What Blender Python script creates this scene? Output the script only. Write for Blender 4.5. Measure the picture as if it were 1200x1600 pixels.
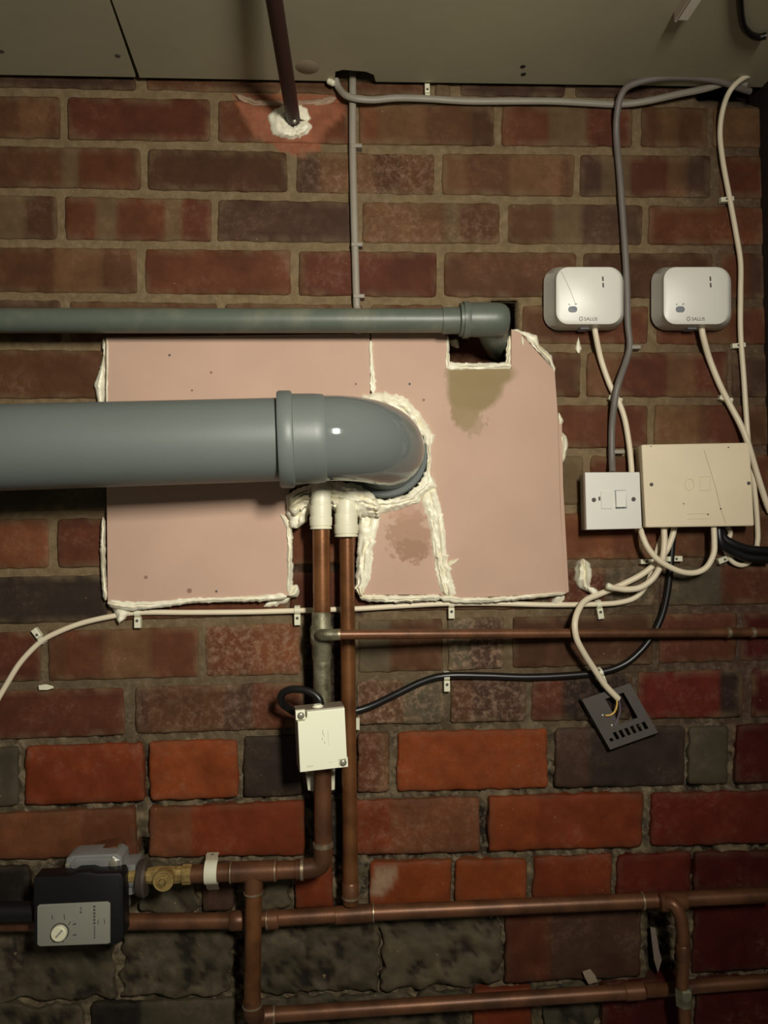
import bpy, bmesh, math, random
from mathutils import Vector, Matrix, noise

for o in list(bpy.data.objects):
    bpy.data.objects.remove(o, do_unlink=True)
S = bpy.context.scene
COL = S.collection
random.seed(7)

# ------------------------------------------------------------------ camera
# World: X along the wall (right), Z up, wall face at Y = 0, camera in front of it (Y < 0), metres.
F_PX, DIST = 1202.0, 1.14
VP = (540.0, 830.0)                       # where the wall's normal meets the picture
ROLL = math.radians(0.69)
def cam_axes():
    n = Vector((VP[0]-600, VP[1]-800, F_PX)).normalized()          # wall normal in camera axes (x right, y down, z forward)
    u = Vector((-math.sin(ROLL), -math.cos(ROLL), 0))
    u = (u - n*u.dot(n)).normalized()
    r = -n.cross(u).normalized()
    if r.x < 0: r = -r
    return r, n, u
AX_R, AX_N, AX_U = cam_axes()
CAM = Vector((0, -DIST, 0))
def to_world(v): return Vector((v.dot(AX_R), v.dot(AX_N), v.dot(AX_U)))
def ray(x, y): return to_world(Vector((x-600, y-800, F_PX)))
def W(x, y, d=0.0):                       # point seen at (x, y) that stands d metres in front of the wall face
    v = ray(x, y); return CAM + v*((DIST-d)/v.y)
def WF(x, y, z):                          # same, by distance along the viewing axis
    return CAM + ray(x, y)*(z/F_PX)
def WZ(x, y, h):                          # same, on the horizontal plane Z = h
    v = ray(x, y); return CAM + v*(h/v.z)
cd = bpy.data.cameras.new('camera'); cam = bpy.data.objects.new('camera', cd); COL.objects.link(cam)
right, down, fwd = to_world(Vector((1,0,0))), to_world(Vector((0,1,0))), to_world(Vector((0,0,1)))
M = Matrix((right, -down, -fwd)).transposed().to_4x4(); M.translation = CAM
cam.matrix_world = M
cd.sensor_fit = 'VERTICAL'; cd.sensor_height = 36.0; cd.sensor_width = 27.0
cd.lens = F_PX/1600*36.0; cd.clip_start = 0.02
S.camera = cam

# ------------------------------------------------------------------ light and exposure
wd = bpy.data.worlds.new('world'); S.world = wd; wd.use_nodes = True
bg = wd.node_tree.nodes['Background']; bg.inputs[0].default_value = (1.0, 0.95, 0.80, 1); bg.inputs[1].default_value = 0.085
ld = bpy.data.lights.new('ceiling_lamp', 'AREA'); ld.shape = 'RECTANGLE'; ld.size = 0.10; ld.size_y = 0.26; ld.spread = math.radians(100)
ld.energy = 6.6; ld.color = (1.0, 0.955, 0.84)
lamp = bpy.data.objects.new('ceiling_lamp', ld); COL.objects.link(lamp)
lamp.location = (0.34, -1.36, 0.39)
lamp.rotation_euler = (Vector((-0.16, 0, 0.06)) - Vector(lamp.location)).to_track_quat('-Z', 'Y').to_euler()
S.view_settings.view_transform = 'Standard'; S.view_settings.look = 'None'
S.view_settings.gamma = 1.0; S.view_settings.use_curve_mapping = False
S.view_settings.exposure = 0.0

# ------------------------------------------------------------------ materials
def lin(c): return tuple((v/255/12.92 if v/255 <= 0.04045 else ((v/255+0.055)/1.055)**2.4) for v in c)
def N(nt, t, **k):
    n = nt.nodes.new(t)
    for a, b in k.items(): setattr(n, a, b)
    return n
def mat(name, c, rough=0.5, metal=0.0, var=0.0, vscale=30.0, c2=None, bump=0.0, bscale=200.0, spec=0.5, coat=0.0, thr=(0.4, 0.65)):
    m = bpy.data.materials.new(name); m.use_nodes = True; nt = m.node_tree
    b = nt.nodes['Principled BSDF']; L = nt.links.new
    b.inputs['Base Color'].default_value = (*lin(c), 1)
    b.inputs['Roughness'].default_value = rough; b.inputs['Metallic'].default_value = metal
    b.inputs['Specular IOR Level'].default_value = spec; b.inputs['Coat Weight'].default_value = coat
    tc = N(nt, 'ShaderNodeTexCoord')
    if var or c2:
        nz = N(nt, 'ShaderNodeTexNoise'); nz.inputs['Scale'].default_value = vscale; nz.inputs['Detail'].default_value = 6
        L(tc.outputs['Object'], nz.inputs['Vector'])
        r = N(nt, 'ShaderNodeValToRGB')
        r.color_ramp.elements[0].position, r.color_ramp.elements[1].position = thr
        lo = lin(c2) if c2 else tuple(v*(1-var) for v in lin(c))
        r.color_ramp.elements[0].color = (*lin(c), 1) if c2 else (*lo, 1)
        r.color_ramp.elements[1].color = (*lo, 1) if c2 else (*lin(c), 1)
        L(nz.outputs['Fac'], r.inputs['Fac']); L(r.outputs['Color'], b.inputs['Base Color'])
    if bump:
        n2 = N(nt, 'ShaderNodeTexNoise'); n2.inputs['Scale'].default_value = bscale; n2.inputs['Detail'].default_value = 8
        L(tc.outputs['Object'], n2.inputs['Vector'])
        bp = N(nt, 'ShaderNodeBump'); bp.inputs['Strength'].default_value = bump; bp.inputs['Distance'].default_value = 0.002
        L(n2.outputs['Fac'], bp.inputs['Height']); L(bp.outputs['Normal'], b.inputs['Normal'])
    return m
def col_mat(name, rough, salt_c, nscale, lo, hi, bump, bscale, speck=True, dist=0.003):
    """colour from the mesh's own 'Col' attribute (fired clay bands, smears), mottled; alpha = lime bloom amount"""
    m = bpy.data.materials.new(name); m.use_nodes = True; nt = m.node_tree; L = nt.links.new
    b = nt.nodes['Principled BSDF']; b.inputs['Roughness'].default_value = rough; b.inputs['Specular IOR Level'].default_value = 0.16
    at = N(nt, 'ShaderNodeAttribute', attribute_name='Col'); tc = N(nt, 'ShaderNodeTexCoord')
    n1 = N(nt, 'ShaderNodeTexNoise'); n1.inputs['Scale'].default_value = nscale; n1.inputs['Detail'].default_value = 8; n1.inputs['Roughness'].default_value = 0.62
    L(tc.outputs['Object'], n1.inputs['Vector'])
    mr = N(nt, 'ShaderNodeMapRange'); mr.inputs[1].default_value = 0.3; mr.inputs[2].default_value = 0.7; mr.inputs[3].default_value = lo; mr.inputs[4].default_value = hi
    L(n1.outputs['Fac'], mr.inputs[0])
    vm = N(nt, 'ShaderNodeVectorMath', operation='SCALE'); L(at.outputs['Color'], vm.inputs[0]); L(mr.outputs[0], vm.inputs['Scale'])
    n2 = N(nt, 'ShaderNodeTexNoise'); n2.inputs['Scale'].default_value = 95; n2.inputs['Detail'].default_value = 10; n2.inputs['Roughness'].default_value = 0.75
    L(tc.outputs['Object'], n2.inputs['Vector'])
    m2 = N(nt, 'ShaderNodeMapRange'); m2.inputs[1].default_value = 0.47; m2.inputs[2].default_value = 0.66; m2.inputs[3].default_value = 0; m2.inputs[4].default_value = 1
    L(n2.outputs['Fac'], m2.inputs[0])
    mu = N(nt, 'ShaderNodeMath', operation='MULTIPLY'); L(m2.outputs[0], mu.inputs[0]); L(at.outputs['Alpha'], mu.inputs[1])
    mx = N(nt, 'ShaderNodeMix', data_type='RGBA'); L(mu.outputs[0], mx.inputs['Factor']); L(vm.outputs[0], mx.inputs['A']); mx.inputs['B'].default_value = (*lin(salt_c), 1)
    last = mx.outputs['Result']
    if speck:
        n3 = N(nt, 'ShaderNodeTexVoronoi'); n3.inputs['Scale'].default_value = 34; L(tc.outputs['Object'], n3.inputs['Vector'])
        lt = N(nt, 'ShaderNodeMath', operation='LESS_THAN'); lt.inputs[1].default_value = 0.022; L(n3.outputs['Distance'], lt.inputs[0])
        m3 = N(nt, 'ShaderNodeMix', data_type='RGBA'); L(lt.outputs[0], m3.inputs['Factor']); L(last, m3.inputs['A']); m3.inputs['B'].default_value = (*lin((170,150,125)), 1)
        last = m3.outputs['Result']
    L(last, b.inputs['Base Color'])
    n4 = N(nt, 'ShaderNodeTexNoise'); n4.inputs['Scale'].default_value = bscale; n4.inputs['Detail'].default_value = 10; n4.inputs['Roughness'].default_value = 0.65
    L(tc.outputs['Object'], n4.inputs['Vector'])
    bp = N(nt, 'ShaderNodeBump'); bp.inputs['Strength'].default_value = bump; bp.inputs['Distance'].default_value = dist
    L(n4.outputs['Fac'], bp.inputs['Height']); L(bp.outputs['Normal'], b.inputs['Normal'])
    return m
M_BRICK = col_mat('fired_brick', 0.72, (160,130,108), 38, 0.82, 1.18, 0.22, 160)
M_MORTAR = col_mat('mortar', 0.95, (165,148,124), 70, 0.78, 1.2, 0.6, 240)
M_CEIL = mat('ceiling_board_paint', (176,168,138), 0.85, var=0.12, vscale=4, bump=0.08, bscale=60)
M_DARK = mat('dark_void', (26,20,17), 0.95)
M_TIMBER = mat('dark_side_wall', (40,26,22), 0.8, var=0.3, vscale=20, bump=0.3, bscale=80)
M_PINK = mat('pink_fire_board', (190,158,138), 0.8, var=0.07, vscale=9, bump=0.06, bscale=500)
M_GYPSUM = mat('gypsum_core', (215,205,190), 0.9)
M_SEAL = mat('white_sealant', (238,232,208), 0.42, var=0.06, vscale=60, bump=0.25, bscale=120)
M_STAIN1 = mat('olive_damp_stain', (140,117,82), 0.85, var=0.15, vscale=30)
M_GREY = mat('grey_upvc', (104,111,107), 0.45, var=0.05, vscale=8, bump=0.03, bscale=300)
M_GREYG = mat('glossy_grey_upvc', (104,110,107), 0.08)
M_GREYD = mat('matt_grey_upvc', (92,98,95), 0.6, spec=0.3)
M_GREY2 = mat('old_grey_waste_pipe', (86,93,83), 0.42, c2=(108,110,94), vscale=22, bump=0.08, bscale=90, thr=(0.5, 0.75))
M_COPPER = mat('aged_copper', (134,88,52), 0.36, metal=0.5, c2=(102,64,37), vscale=26, bump=0.06, bscale=200)
M_COPPER2 = mat('dull_copper', (116,76,50), 0.42, metal=0.4, c2=(86,56,37), vscale=24, bump=0.08, bscale=160)
M_FLUX = mat('flux_stained_copper', (128,124,100), 0.5, metal=0.45, c2=(84,78,58), vscale=60, bump=0.3, bscale=200)
M_SOLDER = mat('solder', (190,170,140), 0.35, metal=0.8, var=0.2, vscale=120)
M_BRASS = mat('brass', (186,160,100), 0.36, metal=0.5, c2=(140,116,70), vscale=60)
M_PAINTPIPE = mat('dark_red_painted_pipe', (54,30,27), 0.5, var=0.15, vscale=40)
M_WHITE = mat('white_plastic', (218,216,206), 0.38, var=0.03, vscale=12)
M_WHITE2 = mat('white_push_fit_plastic', (222,218,192), 0.4, var=0.05, vscale=40)
M_CREAM = mat('cream_plastic', (226,210,180), 0.45, var=0.05, vscale=14)
M_LID = mat('ivory_cover', (248,248,222), 0.5)
M_BOXGREY = mat('grey_box_base', (128,114,98), 0.5, var=0.1, vscale=30)
M_CABLE_W = mat('white_cable', (226,212,184), 0.45, var=0.05, vscale=30)
M_CABLE_G = mat('grey_cable', (142,134,120), 0.5, var=0.08, vscale=30)
M_CABLE_GD = mat('dark_grey_cable', (112,104,98), 0.5, var=0.08, vscale=30)
M_BLACK = mat('black_rubber', (22,20,20), 0.35)
M_BLACK2 = mat('black_housing', (12,12,13), 0.45)
M_ALU = mat('cast_aluminium', (150,150,146), 0.36, metal=0.35, var=0.15, vscale=40, bump=0.1, bscale=200)
M_STEEL = mat('steel_plate', (82,76,71), 0.55, metal=0.0, var=0.12, vscale=25)
M_SCREW = mat('screw_metal', (158,152,136), 0.35, metal=0.45)
M_PANEL = mat('grey_control_panel', (142,140,127), 0.5)
M_KNOB = mat('cream_knob', (232,228,196), 0.4)
M_INK = mat('grey_print', (78,76,72), 0.7)
M_INK2 = mat('faint_print', (150,148,138), 0.7)
M_BUTTON = mat('grey_button', (128,132,138), 0.4)
M_WIRE = mat('yellow_wire', (222,180,90), 0.45)
M_WIRE2 = mat('grey_wire', (110,95,110), 0.5)

# ------------------------------------------------------------------ object helpers
def link(name, me, m, parent=None, origin=None):
    o = bpy.data.objects.new(name, me)
    if m: 
        me.materials.clear(); me.materials.append(m)
    if parent is not None:
        loc = parent_loc(parent)
        me.transform(Matrix.Translation(-loc)); o.parent = parent
    else:
        if origin is None:
            vs = [v.co for v in me.vertices]
            origin = sum(vs, Vector())/max(1, len(vs))
        me.transform(Matrix.Translation(-origin)); o.location = origin
    COL.objects.link(o); return o
def parent_loc(p):
    l = Vector(p.location)
    while p.parent: p = p.parent; l = l + Vector(p.location)
    return l
def obj(name, bm, m, parent=None, smooth=True, label=None, angle=35):
    bmesh.ops.recalc_face_normals(bm, faces=bm.faces[:])
    if smooth:
        for f in bm.faces: f.smooth = True
        for e in bm.edges:
            if len(e.link_faces) == 2 and e.calc_face_angle(0) > math.radians(angle): e.smooth = False
    me = bpy.data.meshes.new(name); bm.to_mesh(me); bm.free()
    o = link(name, me, m, parent)
    if label: o['label'] = label
    return o
def tag(o, label, cat, group=None, kind=None):
    if label: o['label'] = label
    if cat: o['category'] = cat
    if group: o['group'] = group
    if kind: o['kind'] = kind
    return o
def thing(name, label, cat, loc, group=None):
    o = bpy.data.objects.new(name, None); o.location = loc; o.empty_display_size = 0.02
    COL.objects.link(o); return tag(o, label, cat, group)

def spline(pts, n=8):
    P = [Vector(p) for p in pts]
    if len(P) == 2 or n <= 1: return P
    out = []
    for i in range(len(P)-1):
        p0, p1, p2, p3 = P[max(i-1,0)], P[i], P[i+1], P[min(i+2,len(P)-1)]
        if i == 0: p0 = p1*2-p2
        if i == len(P)-2: p3 = p2*2-p1
        for k in range(n):
            t = k/n
            out.append(0.5*((2*p1)+(p2-p0)*t+(2*p0-5*p1+4*p2-p3)*t*t+(3*p1-p0-3*p2+p3)*t**3))
    out.append(P[-1]); return out
def sweep(bm, path, r, seg=14, r2=None, cap=True, radii=None):
    """round (or flat, r2 = half thickness towards the viewer) tube along world points"""
    path = [Vector(p) for p in path]; n = len(path); rings = []; prev = None
    for i in range(n):
        t = (path[min(i+1,n-1)]-path[max(i-1,0)]).normalized()
        if prev is None:
            ref = Vector((0,-1,0)) if abs(t.y) < 0.9 else Vector((0,0,1))
            a = (ref - t*ref.dot(t)).normalized()
        else:
            a = (prev - t*prev.dot(t)).normalized()
        if r2 is not None and abs(t.y) < 0.9:
            ref = Vector((0,-1,0)); a = (ref - t*ref.dot(t)).normalized()
        prev = a; b = t.cross(a)
        rr = radii[i] if radii else r
        ra = r2 if r2 is not None else rr
        rings.append([bm.verts.new(path[i]+a*math.cos(q)*ra+b*math.sin(q)*rr) for q in [2*math.pi*k/seg for k in range(seg)]])
    for i in range(n-1):
        for k in range(seg):
            bm.faces.new((rings[i][k], rings[i][(k+1)%seg], rings[i+1][(k+1)%seg], rings[i+1][k]))
    if cap:
        bm.faces.new(rings[0][::-1]); bm.faces.new(rings[-1])
    return bm
def tube(pts, r, seg=14, n=8, **k):
    return sweep(bmesh.new(), spline(pts, n), r, seg, **k)
def lathe(p0, axis, prof, seg=32, bm=None):
    """profile [(distance along axis, radius)], closed at both ends"""
    bm = bm or bmesh.new(); axis = Vector(axis).normalized()
    ref = Vector((0,0,1)) if abs(axis.z) < 0.9 else Vector((1,0,0))
    a = (ref-axis*ref.dot(axis)).normalized(); b = axis.cross(a); rings = []
    for s, r in prof:
        c = Vector(p0)+axis*s
        rings.append([bm.verts.new(c+(a*math.cos(q)+b*math.sin(q))*max(r,1e-5)) for q in [2*math.pi*k/seg for k in range(seg)]])
    for i in range(len(rings)-1):
        for k in range(seg): bm.faces.new((rings[i][k], rings[i][(k+1)%seg], rings[i+1][(k+1)%seg], rings[i+1][k]))
    bm.faces.new(rings[0][::-1]); bm.faces.new(rings[-1])
    return bm
def inset(poly, e):
    n = len(poly); out = []; area = sum(poly[i][0]*poly[(i+1)%n][1]-poly[(i+1)%n][0]*poly[i][1] for i in range(n))
    s = 1 if area > 0 else -1
    for i in range(n):
        a, b, c = (Vector(poly[i-1]), Vector(poly[i]), Vector(poly[(i+1)%n]))
        d1 = (b-a).normalized(); d2 = (c-b).normalized()
        n1 = Vector((-d1.y, d1.x))*s; n2 = Vector((-d2.y, d2.x))*s
        m = n1+n2
        m = m/max(0.3, m.dot(n1)) if m.length > 1e-6 else n1
        out.append((b+m*e)[:])
    return out
def extrude_xz(bm, poly, y0, y1, bev=0.0):
    """polygon in (X, Z), front at Y = y0 (nearer the viewer), back at y1"""
    loops = []
    if bev: loops.append((inset(poly, bev), y0)); loops.append((inset(poly, bev*0.3), y0+bev*0.3)); loops.append((poly, y0+bev)); loops.append((poly, y1))
    else: loops = [(poly, y0), (poly, y1)]
    R = [[bm.verts.new((p[0], y, p[1])) for p in pl] for pl, y in loops]; n = len(poly)
    for i in range(len(R)-1):
        for k in range(n): bm.faces.new((R[i][k], R[i][(k+1)%n], R[i+1][(k+1)%n], R[i+1][k]))
    bm.faces.new(R[0]); bm.faces.new(R[-1][::-1]); return bm
def pxpoly(pts, d): return [(W(x,y,d).x, W(x,y,d).z) for x, y in pts]
def prism(pts, d0, d1, bev=0.0, bm=None):
    return extrude_xz(bm or bmesh.new(), pxpoly(pts, d0), -d0, -d1, bev)
def rrect(x0, y0, x1, y1, r, n=6):
    out = []
    for cx, cy, a in ((x1-r,y0+r,-90),(x1-r,y1-r,0),(x0+r,y1-r,90),(x0+r,y0+r,180)):
        for k in range(n+1):
            t = math.radians(a+90*k/n); out.append((cx+r*math.cos(t), cy+r*math.sin(t)))
    return out
def loft(loops, bm=None):
    bm = bm or bmesh.new(); R = [[bm.verts.new(p) for p in l] for l in loops]; n = len(R[0])
    for i in range(len(R)-1):
        for k in range(n): bm.faces.new((R[i][k], R[i][(k+1)%n], R[i+1][(k+1)%n], R[i+1][k]))
    bm.faces.new(R[0]); bm.faces.new(R[-1][::-1]); return bm
def screw(name, p, r, parent, m=None, slot=True, label=None):
    bm = lathe(Vector(p)+Vector((0,0.001,0)), (0,-1,0), [(0,r),(0.0012,r),(0.0022,r*0.75),(0.0026,r*0.3)], 14)
    return obj(name, bm, m or M_SCREW, parent, label=label)
def copy_tree(o, parent=None, off=None):
    c = o.copy(); COL.objects.link(c)
    if parent is not None: c.parent = parent
    if off is not None: c.location = Vector(o.location)+off
    for ch in list(o.children): copy_tree(ch, c)
    return c
def text_obj(name, s, p, size, m, parent, rot=(math.pi/2,0,0), label=None, depth=0.0001):
    cu = bpy.data.curves.new('lettering','FONT'); cu.body = s; cu.size = size; cu.extrude = depth; cu.align_x = 'CENTER'; cu.align_y = 'CENTER'
    t = bpy.data.objects.new('lettering', cu); COL.objects.link(t)
    dg = bpy.context.evaluated_depsgraph_get(); me = bpy.data.meshes.new_from_object(t.evaluated_get(dg))
    bpy.data.objects.remove(t, do_unlink=True)
    from mathutils import Euler
    me.transform(Matrix.Translation(Vector(p)) @ Euler(rot).to_matrix().to_4x4())
    o = link(name, me, m, parent)
    if label: o['label'] = label
    return o
def lerp3(v, x):                      # y at x from values at x = 0, 600, 1200 (linear beyond)
    return v[0]+(v[1]-v[0])*x/600 if x < 600 else v[1]+(v[2]-v[1])*(x-600)/600
def inpoly(x, y, poly):
    c = False; n = len(poly)
    for i in range(n):
        x1, y1 = poly[i]; x2, y2 = poly[(i+1)%n]
        if (y1 > y) != (y2 > y) and x < (x2-x1)*(y-y1)/(y2-y1)+x1: c = not c
    return c
def mixc(a, b, t): return tuple(p+(q-p)*t for p, q in zip(a, b))
def fbm(x, y, z=0.0): return noise.fractal(Vector((x, y, z)), 0.6, 2.1, 5)

# ------------------------------------------------------------------ the brick wall
LINES = [(108,121,128),(143,156,163),(222,233,238),(299,310,317),(380,387,390),(463,470,474),(540,543,545),(630,626,627),(715,710,703),
         (805,798,792),(895,886,876),(982,962,950),(1072,1057,1038),(1162,1138,1126),(1266,1243,1229),(1348,1341,1323),(1440,1421,1394),(1568,1550,1518),(1668,1650,1618),(1758,1740,1708)]
C = {k: lin(v) for k, v in dict(b=(80,51,32), B=(68,43,27), r=(88,49,30), R=(80,42,27), p=(66,45,34), s=(94,75,52), t=(97,67,43), o=(120,56,24), O=(108,46,21),
     d=(86,29,18), D=(64,17,13), g=(84,74,56), G=(72,65,50), k=(34,28,24), K=(49,38,31), n=(103,60,36), c=(130,74,54)).items()}
GROUND = {'new': 6, 'old': 6}
MORT_NEW, MORT_OLD = lin((116,98,72)), lin((80,70,53))
HOLES = [  # recesses in the wall: (outline in the picture, depth in metres)
    ([(697,518),(735,514),(735,478),(805,468),(810,520),(802,576),(697,578)], 0.05),
    ([(548,655),(575,628),(640,628),(668,690),(668,740),(640,778),(590,780),(556,760)], 0.12),
    ([(485,735),(570,735),(565,790),(485,790)], 0.10),
    ([(219,1306),(236,1303),(239,1326),(228,1334),(219,1326)], 0.05),
    ([(478,1150),(556,1150),(556,1415),(485,1340),(478,1330)], 0.014),
    ([(478,965),(534,965),(556,1150),(478,1150)], 0.008),
    ([(1085,132),(1240,128),(1240,166),(1088,158)], 0.04),
    ([(1010,1425),(1058,1425),(1055,1545),(1012,1545)], 0.03),
    ([(355,1445),(385,1455),(385,1570),(352,1500)], 0.012),
    ([(-60,1360),(52,1360),(52,1412),(-60,1408)], 0.012),
]
CHIPS = [([(362,148),(535,150),(538,180),(505,205),(498,236),(462,243),(432,232),(395,205)], lin((138,84,60)), 0.0),
         ([(585,1352),(622,1352),(614,1385),(592,1402),(580,1400)], lin((140,112,88)), 0.5)]
def row_of(y, x):
    for k in range(len(LINES)-1):
        if y < lerp3(LINES[k+1], x): return k
    return len(LINES)-2
def paint(me, cols):
    a = me.color_attributes.new('Col', 'FLOAT_COLOR', 'POINT')
    a.data.foreach_set('color', [c for q in cols for c in q])

wall = None
def build_mortar():
    global wall
    bm = bmesh.new(); xs = list(range(-330, 1240, 6)); ys = list(range(96, 1790, 6)); cols = []; grid = []
    for y in ys:
        rowv = []
        for x in xs:
            old = min(1, max(0, (y-1080)/120))
            nz = fbm(x*0.03, y*0.03); n2 = fbm(x*0.008, y*0.008, 5)
            dep = -0.0022-0.0035*old+nz*(0.0012+0.0040*old)
            c = mixc(MORT_NEW, MORT_OLD, old)
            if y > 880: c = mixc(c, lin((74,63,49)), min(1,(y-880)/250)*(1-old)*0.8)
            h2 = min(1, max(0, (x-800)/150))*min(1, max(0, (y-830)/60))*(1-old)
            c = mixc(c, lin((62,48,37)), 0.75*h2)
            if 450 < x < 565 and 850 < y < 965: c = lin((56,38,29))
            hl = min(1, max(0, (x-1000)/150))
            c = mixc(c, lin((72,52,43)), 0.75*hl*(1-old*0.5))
            dep = min(dep, -0.0020)
            for py, pd in HOLES:
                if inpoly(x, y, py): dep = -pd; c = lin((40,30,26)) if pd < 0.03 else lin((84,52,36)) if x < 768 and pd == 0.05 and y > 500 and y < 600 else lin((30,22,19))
            void = max(0, min(1, (nz*0.9+n2*0.6-0.12)*5))*old
            pale = max(0, min(1, (fbm(x*0.045, y*0.06, 33)-0.02)*4))*old
            c = mixc(c, lin((122,106,82)), 0.8*pale); dep += 0.002*pale
            if void: dep = min(dep-0.010*void, -0.0018); c = mixc(c, lin((26,21,18)), 0.85*void)
            for py, cc, s in CHIPS:
                if inpoly(x, y, py): c = cc
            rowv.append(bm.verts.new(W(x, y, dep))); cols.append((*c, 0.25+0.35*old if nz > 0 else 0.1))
        grid.append(rowv)
    for j in range(len(ys)-1):
        for i in range(len(xs)-1):
            bm.faces.new((grid[j][i], grid[j+1][i], grid[j+1][i+1], grid[j][i+1]))
    me = bpy.data.meshes.new('wall_back'); bm.to_mesh(me); bm.free(); paint(me, cols)
    for p in me.polygons: p.use_smooth = True
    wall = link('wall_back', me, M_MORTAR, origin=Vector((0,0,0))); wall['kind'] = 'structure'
    wall['label'] = 'old red brick wall with grey brown mortar'
build_mortar()
bcount = 0
def brick(k, x0, x1, col, bands=(), salt=0.0, rough=None, top=None, bot=None, jx=0, rec=0.0):
    """brick of course k between picture columns x0..x1; bands = [(xa, xb, colour letter)] fired stripes"""
    global bcount; bcount += 1
    xm = (x0+x1)/2; old = k >= 13
    g = 6.5 if not old else (5.6 if k < 16 else 3.5)
    def T(x): return (top if top else lerp3(LINES[k], x))+g
    def B(x): return (bot if bot else lerp3(LINES[k+1], x))-g
    h = B(xm)-T(xm); w = x1-x0
    rnd = random.Random(bcount*17+3)
    nx = max(8, int(w/(6 if not old else 6))); ny = max(6, int(h/6))
    def params(n, L):
        e = [0, 1.6/L, 4.5/L]; m = n-4
        mid = [4.5/L+(1-9/L)*(i/(m)) for i in range(1, m)]
        return e+mid+[1-v for v in e[::-1]]
    us, vs = params(nx, w), params(ny, h)
    amp = 1.2 if not old else 1.6
    rc = rnd.uniform(4, 8) if not old else rnd.uniform(3, 8)
    rub = col in 'Gg' and k >= 15
    if rub: amp = 7.0
    dz = rnd.uniform(0, 0.0018) if not old else rnd.uniform(0.0005, 0.0035)
    tilt = rnd.uniform(-0.0007, 0.0007)
    sv = bcount*3.7
    bm = bmesh.new(); grid = []; cols = []
    lean = -0.012+0.00004*(xm-250)
    mcol = MORT_OLD if old else MORT_NEW
    slant = [rnd.uniform(-3,3) for _ in range(4)] if old else [rnd.uniform(-1,1) for _ in range(4)]
    for v in vs:
        row = []
        for u in us:
            px, py = u*w, v*h                                   # local, then pull corners in to round them
            dx, dy = min(px, w-px), min(py, h-py)
            if dx < rc and dy < rc:
                q = Vector((rc-dx, rc-dy)); L = max(q.x, q.y)
                if q.length > 1e-6:
                    q2 = q*(L/q.length)*1.0
                    px = px+(q.x-q2.x)*(1 if px < w/2 else -1); py = py+(q.y-q2.y)*(1 if py < h/2 else -1)
            edge = min(dx, dy)
            wob = max(0, 1-edge/14)*amp
            ox = noise.noise(Vector((py*0.06, px*0.01, sv)))*wob*1.5; oy = noise.noise(Vector((px*0.05, py*0.01, sv+9)))*wob*1.5
            X = x0+px+ox+slant[0]*(1-v)*(1-u)+slant[1]*(1-v)*u
            Y = T(X)+(B(X)-T(X))*(py/h)+oy+slant[2]*u*(1-v)
            X += (Y-(T(xm)+B(xm))/2)*-lean
            d = dz+tilt*(u-0.5)*2-rec
            ez = max(0, 1-edge/4.5); d -= (0.0024 if not old else 0.0034)*ez*ez
            nz = fbm(X*0.035, Y*0.035, sv)
            d += nz*(0.0005 if not old else 0.0016)
            c = C[col]
            for xa, xb, cl in bands:
                s = min(1, max(0, (X-xa+4)/8))*min(1, max(0, (xb+4-X)/8)); c = mixc(c, C[cl], s*0.9)
            if rub:
                r1 = fbm(X*0.022, Y*0.026, 40); r2 = fbm(X*0.05, Y*0.05, 60); d += r1*0.0075+r2*0.003
                c = mixc(c, C['k'], max(0, min(1, (-r1-0.12)*4))*0.9); c = mixc(c, C['g'], max(0, min(1, (r2-0.1)*3))*0.7)
            big = fbm(X*0.011, Y*0.014, sv+20)
            c = tuple(q*(1+0.22*big) for q in c)
            sm = max(0, 1-edge/(9+6*nz))*(0.55 if not old else 0.35)
            c = mixc(c, mcol, sm*max(0, min(1, 0.6+nz)))
            a = min(1, max(0, salt*1.3+0.02+0.22*big))
            for pyy, cc, s in CHIPS:
                f = sum(inpoly(X+ex+nz*6, Y+ey, pyy) for ex, ey in ((0,0),(3,1),(-3,-1),(1,-3),(-1,3)))/5
                if f: c = mixc(c, tuple(q*(1+0.2*nz) for q in cc), f); a = max(a, s*f); d -= 0.001*f
            row.append(bm.verts.new(W(X, Y, d))); cols.append((*c, a))
        grid.append(row)
    for j in range(len(vs)-1):
        for i in range(len(us)-1): bm.faces.new((grid[j][i], grid[j+1][i], grid[j+1][i+1], grid[j][i+1]))
    ring = grid[0]+[r[-1] for r in grid[1:]]+grid[-1][-2::-1]+[r[0] for r in grid[-2:0:-1]]
    bm.verts.index_update()
    back = []
    for v in ring:
        back.append(bm.verts.new(v.co+Vector((0, 0.022, 0)))); cols.append(cols[v.index][:3]+(0,))
    for i in range(len(ring)):
        j = (i+1)%len(ring); bm.faces.new((ring[i], ring[j], back[j], back[i]))
    me = bpy.data.meshes.new('brick'); bm.to_mesh(me); bm.free(); paint(me, cols)
    for p in me.polygons: p.use_smooth = True
    return link('brick', me, M_BRICK, wall)

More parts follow.
